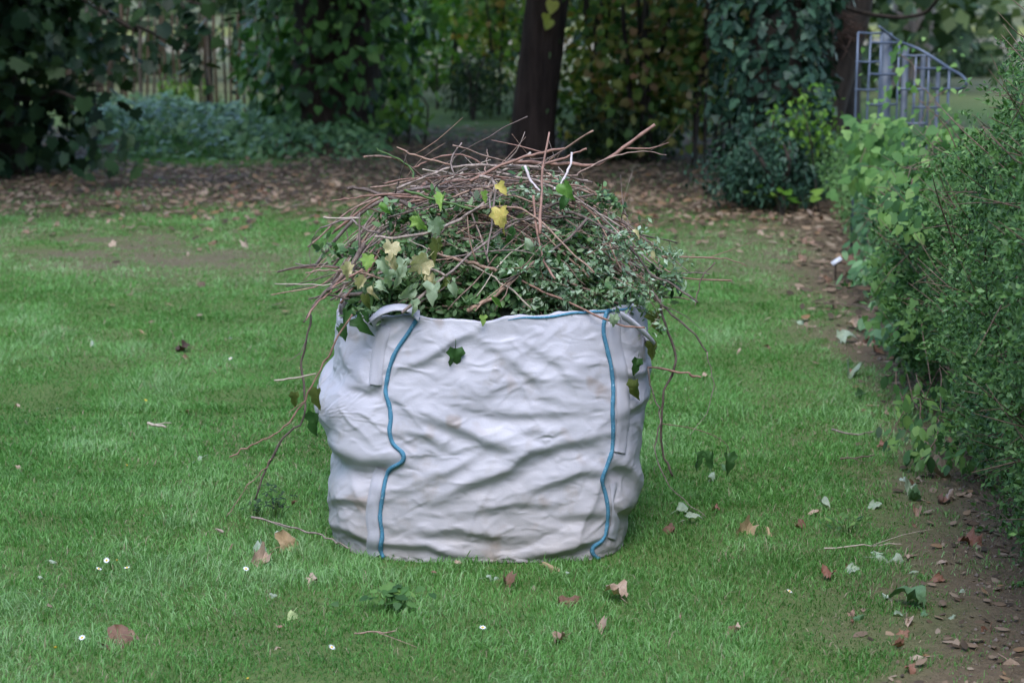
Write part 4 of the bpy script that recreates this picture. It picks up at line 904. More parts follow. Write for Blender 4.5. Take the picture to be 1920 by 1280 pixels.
# ------------------------------------------------------------------ the heap in the bag
HC = np.array([P(930, 450, 5.85)[0], 5.91, 0.58])
def dome(x, y):
    q = 1 - ((x - HC[0]) / 0.50) ** 2 - ((y - HC[1]) / 0.46) ** 2
    return 0.045 * noise(np.asarray(x) * 5, np.asarray(y) * 5, 0, 44) + 0.57 + 0.53 * np.clip(q, 0, 1) ** 0.68 - 0.10 * np.sqrt(np.clip(-q, 0, 4))
M_STICK = bark_mat('cut_stick_bark', (0.11, 0.082, 0.066), (0.33, 0.265, 0.225), (90, 90, 30), 0.5, 0.004, by='object', rough=0.75)
M_REDSTICK = bark_mat('red_brown_stick_bark', (0.15, 0.08, 0.06), (0.32, 0.19, 0.145), (70, 70, 25), 0.4, 0.003, rough=0.6)
M_PALESTICK = bark_mat('peeled_pale_stick', (0.42, 0.36, 0.35), (0.60, 0.54, 0.54), (60, 60, 20), 0.3, 0.003, rough=0.6)
M_STRAW = bark_mat('straw_coloured_stick', (0.28, 0.23, 0.18), (0.46, 0.39, 0.32), (60, 60, 20), 0.3, 0.003, rough=0.7)
M_DARKSTICK = bark_mat('dark_stick_bark', (0.05, 0.037, 0.032), (0.17, 0.13, 0.11), (70, 70, 20), 0.5, 0.004)
M_GREENSTICK = bark_mat('green_stem_bark', (0.035, 0.085, 0.022), (0.09, 0.15, 0.04), (60, 60, 20), 0.2, 0.003, rough=0.5)
M_CLIP = leaf_mat('privet_clipping_leaf', [(0.020, 0.055, 0.016), (0.050, 0.120, 0.034), (0.105, 0.195, 0.070), (0.20, 0.29, 0.15)], 0.45, 0.25, spec=0.35, mscale=25)
M_GREYCLIP = leaf_mat('grey_green_clipping_leaf', [(0.055, 0.12, 0.05), (0.12, 0.21, 0.10), (0.22, 0.32, 0.19), (0.36, 0.45, 0.34)], 0.42, 0.25, spec=0.35, mscale=25)
rng = np.random.default_rng(301)
def stick(name, label, pts, r0, r1, mat, group=None, twigs=0, kink=0.0022, cat='stick', sides=6):
    pts = np.asarray(pts, float); b0 = pts[0].copy()
    p = pts - b0; L = np.linalg.norm(np.diff(p, axis=0), axis=1).sum()
    t = np.linspace(0, len(p) - 1, max(len(p) * 3, 9)); q = np.column_stack([np.interp(t, np.arange(len(p)), p[:, k]) for k in range(3)])
    q = smooth3(q, 1); q[1:-1] += rng.normal(size=(len(q) - 2, 3)) * kink
    rad = np.linspace(r0, r1, len(q)) * (1 + 0.12 * rng.normal(size=len(q)))
    parts = [tube(q, rad, sides, 2)]
    for _ in range(twigs):
        k = rng.integers(2, len(q) - 1); d = q[k] - q[k - 1]; d /= np.linalg.norm(d) + 1e-9
        e = d + unit(1, rng)[0] * 0.8; e /= np.linalg.norm(e); l = rng.uniform(0.04, 0.20)
        parts.append(tube([q[k], q[k] + e * l * 0.5, q[k] + e * l + rng.normal(size=3) * 0.012], [rad[k] * 0.55, rad[k] * 0.4, rad[k] * 0.2], 5, 2))
    V, F, _ = join(parts)
    o = mk(name, V, F, mat); o.location = b0
    return tag(o, label, cat, group)

# tangle of bare sticks lying over the dome
for q in range(225):
    a, rr_ = rng.uniform(0, 2 * pi), math.sqrt(rng.random()) * 0.92
    x, y = HC[0] + 0.44 * rr_ * math.cos(a) - 0.02, HC[1] + 0.40 * rr_ * math.sin(a)
    ang = rng.normal() * 0.6 + (pi if rng.random() < 0.5 else 0) if rng.random() < 0.75 else rng.uniform(0, 2 * pi)
    if y < HC[1] - 0.12 and rng.random() < 0.3: y = HC[1] + rng.uniform(-0.1, 0.3)
    L = rng.uniform(0.25, 0.95) * (0.75 if rr_ > 0.6 else 1); d = np.array([math.cos(ang), math.sin(ang)]); bend = rng.normal() * 0.22
    sink = -0.02 - 0.20 * rng.random() ** 1.4 if q > 40 else rng.uniform(-0.03, 0.015)
    tilt = rng.normal() * 0.26
    pts = []
    for s in np.linspace(-0.5, 0.5, 6):
        px_, py_ = x + d[0] * s * L - d[1] * bend * L * s * s, y + d[1] * s * L + d[0] * bend * L * s * s
        pts.append((px_, py_, max(0.55 * dome(px_, py_) + 0.45 * dome(x, y) + sink + tilt * s * L, 0.72)))
    cz = [k for k, p_ in enumerate(pts) if p_[2] > 0.7201]; pts = pts[max(cz[0] - 1, 0):cz[-1] + 2] if len(cz) > 2 else [(p_[0], p_[1], p_[2] + 0.05) for p_ in pts]
    r = rng.choice([0.0018, 0.0025, 0.0032, 0.0042, 0.0058], p=[.22, .32, .26, .14, .06])
    km = rng.choice(4, p=[.52, .14, .18, .16]); mt = (M_STICK, M_REDSTICK, M_DARKSTICK, M_STRAW)[km]
    lab = ('hair-thin', 'thin', 'slim', 'finger-thin', 'thick')[(0.0018, 0.0025, 0.0032, 0.0042, 0.0058).index(r)] + ' ' + ('grey-brown', 'reddish', 'dark', 'straw-coloured')[km] + ' bare stick tangled in the heap'
    stick('cut_stick', lab, pts, r, r * 0.6, mt, lab.replace(' stick', ' sticks'), twigs=int(rng.integers(0, 5)))

def HY(v): return float(np.clip(5.88 - (v - 290) / 310 * 0.34, 5.52, 5.9))
def HP(path, dy=0.0): return [P(u, v, HY(v) + dy + rng.normal() * 0.008) for u, v in path]
def px_r(w, v): return w / 2 / FPX * HY(v)
S_ = [
 ('thick reddish branch sticking far up and out of the heap top', [(962, 303), (1019, 306), (1070, 308), (1119, 311), (1150, 292), (1187, 264), (1228, 234)], 8, 6.5, M_REDSTICK, 1, -0.05),
 ('thin grey side shoot curving out beside the thick reddish branch', [(1050, 328), (1081, 331), (1089, 322), (1137, 298), (1169, 288), (1212, 283), (1250, 291)], 4, 2, M_STICK, 1, -0.06),
 ('upright red-brown rod standing straight up through the heap', [(1012, 439), (1014, 376), (1017, 317), (1030, 248)], 5.5, 3.5, M_REDSTICK, 0, -0.16),
 ('curved peeled white twig hooked upward on the heap top', [(1039, 354), (1050, 349), (1060, 328), (1069, 311), (1072, 286)], 5, 4, M_PALESTICK, 0, -0.14),
 ('short peeled white twig slanting down beside the upright rod', [(984, 311), (994, 336), (1004, 350), (1013, 358)], 5, 3.5, M_PALESTICK, 0, -0.14),
 ('yellow-green twig tip bent over above the heap shoulder', [(705, 278), (713, 284), (740, 294), (772, 314), (776, 336)], 2.5, 4, M_GREENSTICK, 0, -0.02),
 ('straight thin twig pointing up from the heap shoulder', [(744, 276), (775, 290), (800, 297), (845, 309)], 3, 4.5, M_STICK, 1, -0.02),
 ('pale forked twig making an upright angle on the heap top', [(866, 268), (852, 287), (844, 301), (848, 318), (853, 332)], 3, 3.5, M_STICK, 0, -0.06),
 ('long arched twig humped over the heap top', [(775, 314), (800, 302), (828, 293), (860, 289), (887, 297), (905, 308)], 3, 3, M_REDSTICK, 0, -0.03),
 ('long straight branch lying across the whole heap top', [(744, 354), (800, 330), (841, 314), (890, 310), (950, 312), (1010, 314)], 4.5, 5, M_STICK, 1, -0.05),
 ('thick dark snapped branch jutting out over the lawn side', [(652, 353), (663, 351), (687, 357), (725, 367), (760, 382), (800, 402)], 6, 8, M_DARKSTICK, 1, 0.0),
 ('reddish twig beneath the thick dark snapped branch', [(622, 377), (650, 373), (675, 369), (725, 364), (770, 366)], 3, 4, M_REDSTICK, 0, 0.0),
 ('straight smooth green stem slanting through the heap', [(758, 356), (806, 373), (845, 381), (886, 393)], 5, 5, M_GREENSTICK, 0, -0.10),
 ('thick smooth branch bent like a hook across the heap front', [(900, 331), (922, 335), (931, 350), (922, 368), (890, 395), (861, 413), (831, 426), (790, 440), (740, 446), (702, 444)], 7, 5, M_STICK, 0, -0.10),
 ('pale thin twig poking out sideways from the heap edge', [(606, 407), (640, 409), (676, 409)], 3, 3.5, M_STRAW, 0, 0.0),
 ('grey elbow-shaped twig at the heap edge', [(601, 427), (630, 418), (656, 410), (672, 422), (687, 433), (712, 438)], 3.2, 4.2, M_STICK, 0, -0.02),
 ('thin tendril hooking down from the elbow-shaped twig', [(601, 427), (590, 440), (583, 456), (580, 475), (583, 497)], 2, 1.2, M_DARKSTICK, 0, -0.02),
 ('slim grey twig reaching out level over the lawn', [(573, 512), (600, 508), (625, 506), (660, 508), (700, 517), (744, 530)], 3, 4, M_STICK, 1, -0.04),
 ('long pale straw-like twig reaching out farthest over the lawn', [(515, 532), (560, 533), (610, 534), (660, 528)], 2.2, 3, M_STRAW, 0, -0.02),
 ('frayed thick bundle-like broken branch drooping over the bag corner', [(569, 604), (580, 585), (594, 567), (610, 548), (628, 533), (656, 501), (670, 480), (683, 455)], 4, 11, M_DARKSTICK, 3, -0.06),
 ('split red-brown strip alongside the frayed broken branch', [(574, 600), (592, 572), (612, 552), (640, 528), (680, 505)], 3, 5, M_REDSTICK, 2, -0.07),
 ('short dark stub pointing out below the level grey twig', [(578, 562), (596, 556), (620, 552), (655, 560)], 3, 4, M_DARKSTICK, 0, -0.05),
 ('stout light brown stick with a cut end resting on the rim', [(876, 583), (898, 572), (922, 560), (953, 535), (978, 512), (1003, 490)], 9, 5, M_STICK, 1, -0.06),
 ('slender twig dropping straight down the heap front', [(931, 345), (925, 386), (920, 430), (912, 480)], 4, 4, M_STICK, 0, -0.12),
 ('short reddish twig sticking out near the white hooked twig', [(1100, 279), (1075, 290), (1052, 299), (1015, 310)], 4, 4.5, M_REDSTICK, 0, -0.08),
 ('orange-brown branch rising gently along the heap top', [(1059, 278), (1025, 285), (987, 293), (931, 314), (881, 340)], 5, 6, M_REDSTICK, 1, -0.08),
 ('grey twig with a frayed tip jutting toward the thicket', [(1117, 362), (1098, 352), (1081, 347), (1041, 356)], 4.5, 4.5, M_STICK, 0, -0.04),
 ('dark twig meeting the frayed grey twig at its tip', [(1115, 364), (1075, 373), (1040, 384), (1005, 396)], 4.5, 5, M_DARKSTICK, 1, -0.06),
 ('long thin branch sloping down the hedge side of the heap', [(931, 323), (1003, 339), (1040, 352), (1075, 367), (1119, 398), (1168, 427)], 5, 3, M_STICK, 1, -0.06),
 ('second thin branch sloping beside the long sloping one', [(1075, 367), (1100, 392), (1130, 414), (1160, 434), (1185, 450)], 4, 2.5, M_REDSTICK, 0, -0.03),
 ('dark bent branch ending in leafy sprays on the hedge side', [(1060, 398), (1084, 401), (1119, 420), (1159, 439), (1200, 486), (1222, 517), (1259, 532), (1309, 567)], 6, 3, M_DARKSTICK, 2, -0.08),
 ('thick dark stick propped diagonally against the heap front', [(1100, 411), (1062, 451), (1019, 482), (985, 506), (950, 529)], 6, 6, M_DARKSTICK, 1, -0.10),
 ('pinkish brown arching shoot dropping through the leaves', [(1000, 367), (1003, 407), (1009, 451), (1022, 495), (1041, 523)], 5, 4.5, M_REDSTICK, 0, -0.14),
 ('long brown twig lying across the bag rim', [(978, 526), (1010, 544), (1056, 561), (1119, 592), (1166, 611), (1209, 614)], 4.5, 3.5, M_REDSTICK, 0, -0.07),
 ('straight red twig pointing level toward the hedge', [(1230, 482), (1269, 481), (1331, 484), (1362, 484), (1400, 499)], 4, 1.5, M_REDSTICK, 1, 0.05),
 ('bent twig with yellow tip hanging off the heap', [(1341, 492), (1328, 506), (1316, 517), (1309, 545), (1303, 573)], 3, 2, M_STICK, 0, 0.05),
 ('dark shoot running down past the bag corner', [(1222, 540), (1231, 561), (1259, 589), (1297, 620), (1326, 660)], 5, 3, M_DARKSTICK, 1, 0.02),
]
for lab, path, w0, w1, mat, tw_, dy in S_:
    stick('cut_stick', lab, HP(path, dy), px_r(w0, path[0][1]), px_r(w1, path[-1][1]), mat, None, tw_, 0.0012)
D_ = [
 ('long dark vine hanging past the bag on the hedge side', [(1238, 560), (1241, 597), (1263, 645), (1267, 684), (1246, 737), (1239, 789), (1243, 855), (1261, 892)], 5, 4.5, M_DARKSTICK, 5.62, 0),
 ('short brown twig crossing the hanging dark vine', [(1214, 689), (1263, 695), (1290, 701), (1314, 707)], 4.5, 4, M_REDSTICK, 5.60, 0),
 ('hair-thin tendril curving from the dark shoot tip', [(1326, 660), (1337, 715), (1329, 767), (1294, 816)], 2.2, 1.2, M_STICK, 5.42, 0),
 ('thin trailing stem reaching down to the grass on the hedge side', [(1215, 690), (1220, 740), (1240, 770), (1236, 800), (1226, 842), (1241, 890), (1276, 934), (1324, 969)], 3.4, 1.8, M_STICK, 5.58, 0),
 ('dark vine hanging past the bag corner over the lawn', [(583, 590), (572, 640), (564, 689), (575, 759), (568, 790), (538, 811), (505, 864), (479, 936)], 4, 4, M_DARKSTICK, 5.50, 1),
 ('reddish vine leaving the bag rim and trailing over the lawn', [(660, 590), (645, 614), (620, 660), (595, 702), (570, 750), (542, 794), (510, 818), (481, 829), (455, 842), (430, 857)], 4, 2.5, M_REDSTICK, 5.46, 1),
 ('short pale stick caught across the two trailing vines', [(514, 713), (550, 708), (593, 700)], 3.4, 3, M_STRAW, 5.47, 0),
 ('thin trailing tip falling to the grass from the vines', [(508, 860), (490, 885), (466, 906), (440, 948), (424, 969)], 2.5, 1.8, M_STICK, 5.49, 0),
]
for lab, path, w0, w1, mat, Y_, tw_ in D_:
    stick('trailing_vine', lab, [P(u, v, Y_ + 0.01 * math.sin(k)) for k, (u, v) in enumerate(path)], w0 / 2 / FPX * Y_, w1 / 2 / FPX * Y_, mat, None, tw_, 0.002, 'vine')

# clippings that fill the bag
n = 11000
a = rng.uniform(0, 2 * pi, n); rr_ = np.sqrt(rng.random(n)) * 0.97
x, y = HC[0] + 0.455 * rr_ * np.cos(a) - 0.005, HC[1] + 0.38 * rr_ * np.sin(a)
z = np.clip(dome(x, y) - 0.07 - 0.10 * np.abs(fbm(x * 6, y * 6, 0, 5)), 0.695, 0.865) - 0.07 * rng.random(n) ** 2
V, F, T = leaves(np.column_stack([x, y, np.maximum(z, 0.60)]), unit(n, rng) * 0.7 + np.column_stack([x - HC[0], (y - HC[1]) - 0.4, 0 * x + 0.5]), 0.034 * rng.uniform(0.6, 1.3, n), T_OVAL, (0, -0.3, -0.6), rng)
cl = tag(mk('hedge_clippings', V, F, M_CLIP, tint=T * 0.75, smooth=False), 'dense small-leaved hedge clippings filling the bag under the sticks', None, None, 'stuff')
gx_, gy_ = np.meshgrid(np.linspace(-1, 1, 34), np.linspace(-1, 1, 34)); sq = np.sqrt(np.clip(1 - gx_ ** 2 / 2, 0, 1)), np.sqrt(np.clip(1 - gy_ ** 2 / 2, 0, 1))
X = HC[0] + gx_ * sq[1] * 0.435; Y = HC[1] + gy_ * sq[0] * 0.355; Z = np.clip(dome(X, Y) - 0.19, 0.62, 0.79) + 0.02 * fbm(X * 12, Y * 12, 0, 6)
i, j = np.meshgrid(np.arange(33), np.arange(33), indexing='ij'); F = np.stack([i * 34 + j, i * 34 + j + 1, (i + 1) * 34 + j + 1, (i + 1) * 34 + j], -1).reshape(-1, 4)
inner = mk('heap_shade_fill', np.stack([X, Y, Z], -1).reshape(-1, 3), F, bark_mat('shaded_packed_clippings', (0.008, 0.011, 0.006), (0.035, 0.04, 0.02), (60, 60, 60)), cl)  # packed clippings sheet, coloured near black for the shade inside the heap

# leafy clipping sprays one can tell apart
def spray(label, path, Y0, n, size, mat, group=None, seed=0, spread=0.016, tmpl=T_SMALL, name='leafy_clipping', w=3.0):
    rng = np.random.default_rng(seed)
    pts = np.array([P(u, v, Y0 + dy) for u, v, dy in path]); b0 = pts[0].copy()
    t = np.linspace(0, len(pts) - 1, 24); q = smooth3(np.column_stack([np.interp(t, np.arange(len(pts)), pts[:, k]) for k in range(3)]), 3) - b0
    o = tag(empty(name, b0), label, 'clipping', group)
    parts = [tube(q, np.linspace(w / 2 / FPX * Y0, 0.0008, len(q)), 5)]; lp = []
    for s in range(max(2, n // 26)):
        k = rng.integers(3, 22); d = unit(1, rng)[0] * 0.07 + (q[k + 1] - q[k]) * 0.8
        parts.append(tube([q[k], q[k] + d * 0.5, q[k] + d], [0.0012, 0.001, 0.0006], 4)); lp += [q[k] + d * f for f in np.linspace(0.15, 1, 12)]
    V, F, _ = join(parts); mk('stem', V, F, M_TWIG, o)
    lp = np.array(lp + list(q[4:]) * 2); k = rng.integers(0, len(lp), n)
    V, F, T = leaves(lp[k] + rng.normal(size=(n, 3)) * spread * 0.5, unit(n, rng) * 0.8 + [0, -0.35, 0.7], size * rng.uniform(0.6, 1.25, n), tmpl, None, rng)
    tag(mk('foliage', V, F, mat, o, T, smooth=False), kind='stuff')
rs = np.random.default_rng(401)
named = [
 ('grey-green leafy spray reaching out toward the hedge from the heap', [(1120, 470, 0), (1180, 462, 0), (1240, 472, 0.02), (1295, 492, 0.03)], 5.62, 150, M_GREYCLIP),
 ('pale silvery leafy spray at the heap shoulder on hedge side', [(1100, 480, 0), (1140, 455, 0), (1170, 445, 0), (1200, 450, 0)], 5.58, 130, M_GREYCLIP),
 ('grey-green spray drooping over the bag corner on hedge side', [(1150, 520, 0), (1190, 540, -0.02), (1225, 570, -0.03), (1245, 620, -0.02)], 5.54, 130, M_GREYCLIP),
 ('long flat grey-green spray lying across the heap front', [(940, 505, 0), (1000, 500, -0.02), (1070, 505, -0.02), (1140, 515, 0)], 5.56, 190, M_GREYCLIP),
 ('pale leafy spray tumbling down just above the rim', [(1010, 520, 0), (1060, 535, -0.02), (1100, 560, -0.03), (1130, 580, -0.03)], 5.55, 150, M_GREYCLIP),
 ('dense green spray tucked against the rim by the blue cord', [(1080, 560, 0), (1130, 550, -0.02), (1180, 560, -0.02), (1215, 590, 0)], 5.55, 130, M_CLIP),
]
for q, (lab, path, Y0, n_, mat) in enumerate(named): spray(lab, path, Y0, n_, 0.021, mat, None, 500 + q)
for q in range(66):
    u, v = (rs.uniform(690, 1215), rs.uniform(465, 590)) if q < 44 else (rs.uniform(800, 1130), rs.uniform(350, 470)); Y0 = max(HY(v) - rs.uniform(-0.04, 0.05), 5.55 if v > 520 else 5.4); L = rs.uniform(60, 120); an = rs.uniform(-0.5, 0.5) + (pi if rs.random() < 0.4 else 0)
    pth = [(u + L * f * math.cos(an), min(v + L * f * math.sin(an) * 0.6 + 10 * f * f, 582), -0.01 * f) for f in (0, 0.33, 0.66, 1)]
    g_ = u > 980 and rs.random() < 0.6
    spray('small pale grey-green leafy clipping lying in the heap' if g_ else 'small dark green leafy clipping lying in the heap', pth, Y0, 90, 0.023 if g_ else 0.026, M_GREYCLIP if g_ else M_CLIP,
          'pale clippings in the heap' if g_ else 'dark green clippings in the heap', 600 + q, 0.02, T_SMALL if g_ else T_OVAL)

# single large leaves in the heap
M_L = {k: leaf_mat('heap_leaf_' + k, [c_, tuple(x * 1.2 for x in c_)], 0.45, 0.3, by='object', mscale=25, patch=pt) for k, c_, pt in (
    ('green', (0.11, 0.23, 0.05), None), ('bright', (0.24, 0.36, 0.07), (30, (0.8, 0.9, 1.6))), ('pale', (0.26, 0.34, 0.22), None), ('yellow', (0.46, 0.46, 0.12), (40, (1.1, 0.75, 1.0))), ('cream', (0.50, 0.46, 0.29), (35, (0.8, 0.75, 0.6))), ('dark', (0.040, 0.10, 0.030), None), ('olive', (0.11, 0.15, 0.045), (40, (0.7, 0.6, 0.5))))}
LM = {}
def big_leaf(name, label, loc, nrm, tip, s, mat, tmpl, seed, fold_=0.8, group=None, cat='leaf'):
    k = (id(tmpl), seed, mat.name)
    if k not in LM: LM[k] = mesh(name, *fine_leaf(tmpl, seed, fold_), mat)
    o = obj(name, LM[k]); place(o, nrm, tip, loc, s); return tag(o, label, cat, group)
H_ = [((712, 378), 34, 'green', 'oval', 'flat green oval leaf under the dark snapped branch'), ((783, 405), 40, 'bright', 'lobed', 'bright lime leaf on the heap with torn lobes'), ((812, 412), 42, 'pale', 'lobed', 'pale leaf underside beside the bright lime leaf'),
      ((832, 368), 34, 'bright', 'lobed', 'bright lime leaf curled high on the heap'), ((938, 392), 46, 'yellow', 'lobed', 'yellow and pink wilted leaf hanging in the heap middle'), ((735, 455), 38, 'cream', 'lobed', 'tan dry leaf below the hook-shaped branch'),
      ((757, 486), 42, 'pale', 'ivy', 'grey-green wilted leaf hanging left of the cream leaf'.replace(' left of', ' beside')), ((801, 484), 52, 'cream', 'lobed', 'large cream wilted leaf hanging over the clippings'), ((819, 460), 40, 'olive', 'ivy', 'folded olive leaf above the large cream leaf'),
      ((772, 540), 36, 'pale', 'heart', 'pale folded leaf just above the lifting loop'), ((813, 532), 44, 'pale', 'ivy', 'broad pale green leaf hanging above the rim'), ((730, 505), 36, 'pale', 'ivy', 'drooping pale leaf by the heap edge over the lawn side'),
      ((690, 480), 32, 'bright', 'lobed', 'yellowing leaf among twigs above the bag corner'), ((685, 520), 34, 'cream', 'lobed', 'whitish withered leaf above the bag corner'), ((758, 490), 34, 'olive', 'ivy', 'olive leaf tucked behind the grey-green wilted leaf'),
      ((1056, 345), 40, 'green', 'heart', 'green leaf below the hooked white twig'), ((1062, 372), 30, 'dark', 'heart', 'dark leaf in the shade below the hooked white twig'), ((935, 345), 30, 'yellow', 'ivy', 'yellow-white leaf at the hook-shaped branch bend'),
      ((905, 360), 26, 'bright', 'ivy', 'small lime leaf in the middle of the stick tangle'), ((960, 420), 44, 'dark', 'oval', 'long dark drooping leaf in the heap middle'), ((985, 445), 40, 'pale', 'oval', 'grey limp leaf drooping beside the upright rod'),
      ((1185, 430), 26, 'cream', 'oval', 'small yellowish leaf at the twig ends on hedge side'), ((1225, 468), 24, 'cream', 'oval', 'pale dry leaf standing on the grey-green spray'), ((650, 585), 36, 'dark', 'ivy', 'dark ivy leaf lying over the bag corner'),
      ((668, 596), 46, 'dark', 'ivy', 'large dark ivy leaf hanging from the bag corner rim'), ((636, 612), 34, 'dark', 'heart', 'small ivy leaf seen edge-on at the bag corner'), ((690, 585), 30, 'dark', 'ivy', 'ivy leaf tucked under the white lifting loop'),
      ((905, 592), 22, 'bright', 'ivy', 'lime leaf tip peeping over the rim middle'), ((920, 555), 36, 'green', 'oval', 'green oval leaf by the stout cut stick'), ((1150, 590), 26, 'pale', 'lobed', 'pale torn leaf stuck at the rim beside blue cord')]
TM = {'oval': T_OVAL, 'lobed': T_LOBED, 'ivy': T_IVY, 'heart': T_HEART}
for q, ((u, v), s, mk_, tm, lab) in enumerate(H_):
    Yq = (HY(v) - 0.17) if v < 520 else 5.46
    if u < 700 and v > 560: Yq = 5.50
    big_leaf('heap_leaf', lab, P(u, v, Yq), (rng.normal() * 0.5, -1, 0.3 + rng.normal() * 0.25), (rng.normal() * 0.4, 0, -1), 0.85 * s / FPX * 5.6, M_L[mk_], TM[tm], q % 5, [0.25, 0.7, 0.4, 1.0, 0.5][q % 5])
for q in range(16):
    u, v = rng.uniform(655, 850), rng.uniform(430, 565); k_ = ('pale', 'cream', 'olive', 'pale')[q % 4]
    big_leaf('heap_leaf', 'small ' + {'pale': 'pale green', 'cream': 'cream', 'olive': 'olive'}[k_] + ' wilted leaf hanging among twigs above the lifting loop', P(u, v, max(HY(v) - 0.14, 5.45)), (rng.normal() * 0.6, -1, 0.2), (rng.normal() * 0.4, 0, -1), rng.uniform(20, 36) / FPX * 5.6, M_L[k_], (T_IVY, T_HEART, T_LOBED)[q % 3], 12 + q % 4, 1.0, k_ + ' wilted leaves above the loop')
p_, n_ = on_bag(852, 650, 0.012)
big_leaf('stuck_leaf', 'dark green lobed leaf stuck to the white bag front', p_, n_ + [0, 0, 0.25], (-0.1, 0, -1), 0.064, M_L['dark'], T_IVY, 11, 0.35)
for u, v, s, Y_, lab, mk_ in ((598, 728, 42, 5.50, 'wilted leaf hanging from a vine at the bag bulge', 'olive'), (596, 775, 46, 5.52, 'limp dark leaf cluster hanging below the bag bulge', 'dark'), (553, 735, 30, 5.47, 'yellowish leaf dangling from a vine over lawn', 'olive'),
                             (1196, 672, 34, 5.50, 'dark leaf hanging over the bag corner below the loop', 'dark'), (1191, 712, 40, 5.50, 'withered olive leaf hanging against the bag corner', 'olive'), (1233, 585, 44, 5.56, 'brownish limp leaf hanging beside the bag corner rim', 'olive'), (1222, 640, 36, 5.55, 'narrow olive leaf hanging below the loop end', 'olive')):
    big_leaf('hanging_leaf', lab, P(u, v, Y_), (rng.normal() * 0.4, -1, 0.1), (rng.normal() * 0.2, 0, -1), s / FPX * 5.6, M_L[mk_], T_IVY, 20 + u % 4, 1.1)
shoot('thin shoot with three limp leaves hanging beside the bag over grass', [(1241, 794), (1294, 802), (1335, 815), (1362, 832), (1368, 850)], 5.60, [(1305, 848, 34, 0.6), (1335, 848, 34, -0.5), (1363, 850, 40, 0.3)], 0.0016, 'trailing_shoot', M_L['dark'], M_TWIG, T_IVY)
# ------------------------------------------------------------------ fallen leaves, twigs and flowers on the lawn
M_F = {k: leaf_mat('fallen_leaf_' + k, cols, 0.6, 0.15, by='object', mscale=20, spec=0.3, mottle=0.4) for k, cols in (
    ('brown', [(0.13, 0.07, 0.045), (0.21, 0.13, 0.09), (0.27, 0.18, 0.135)]), ('red', [(0.18, 0.085, 0.058), (0.23, 0.125, 0.085)]), ('tan', [(0.32, 0.23, 0.17), (0.38, 0.29, 0.22), (0.30, 0.24, 0.20)]),
    ('pale', [(0.24, 0.31, 0.22), (0.30, 0.36, 0.28)]), ('lime', [(0.28, 0.36, 0.16), (0.34, 0.42, 0.20)]), ('green', [(0.055, 0.135, 0.06), (0.09, 0.17, 0.08)]), ('orange', [(0.32, 0.23, 0.13), (0.36, 0.28, 0.17)]), ('dark', [(0.05, 0.03, 0.024), (0.09, 0.055, 0.04)]))}
rng = np.random.default_rng(701)
def fallen(u, v, wpx, mat, tmpl, label, seed, group=None, lift=0.013, tilt=0.35, fold_=0.55, ang=None):
    g = G(u, v); k = FPX / math.hypot(g[1], CAM_Z); s = wpx / k * 0.95
    z = float(ground_z(g[0], g[1])); d_ = masks(g[0], g[1]); bare = max(float(d_[0]), float(d_[2]))
    a = rng.uniform(0, 2 * pi) if ang is None else ang
    return big_leaf('fallen_leaf', label, (g[0], g[1], z + lift * (1 - 0.75 * bare) + 0.02 * s), (rng.normal() * tilt, -abs(rng.normal()) * tilt - 0.15, 1), (math.cos(a), math.sin(a), 0), s, M_F[mat], tmpl, 40 + seed % 6, [0.4, 1.1, -0.9, 0.8, 1.5, -0.5][seed % 6], group)
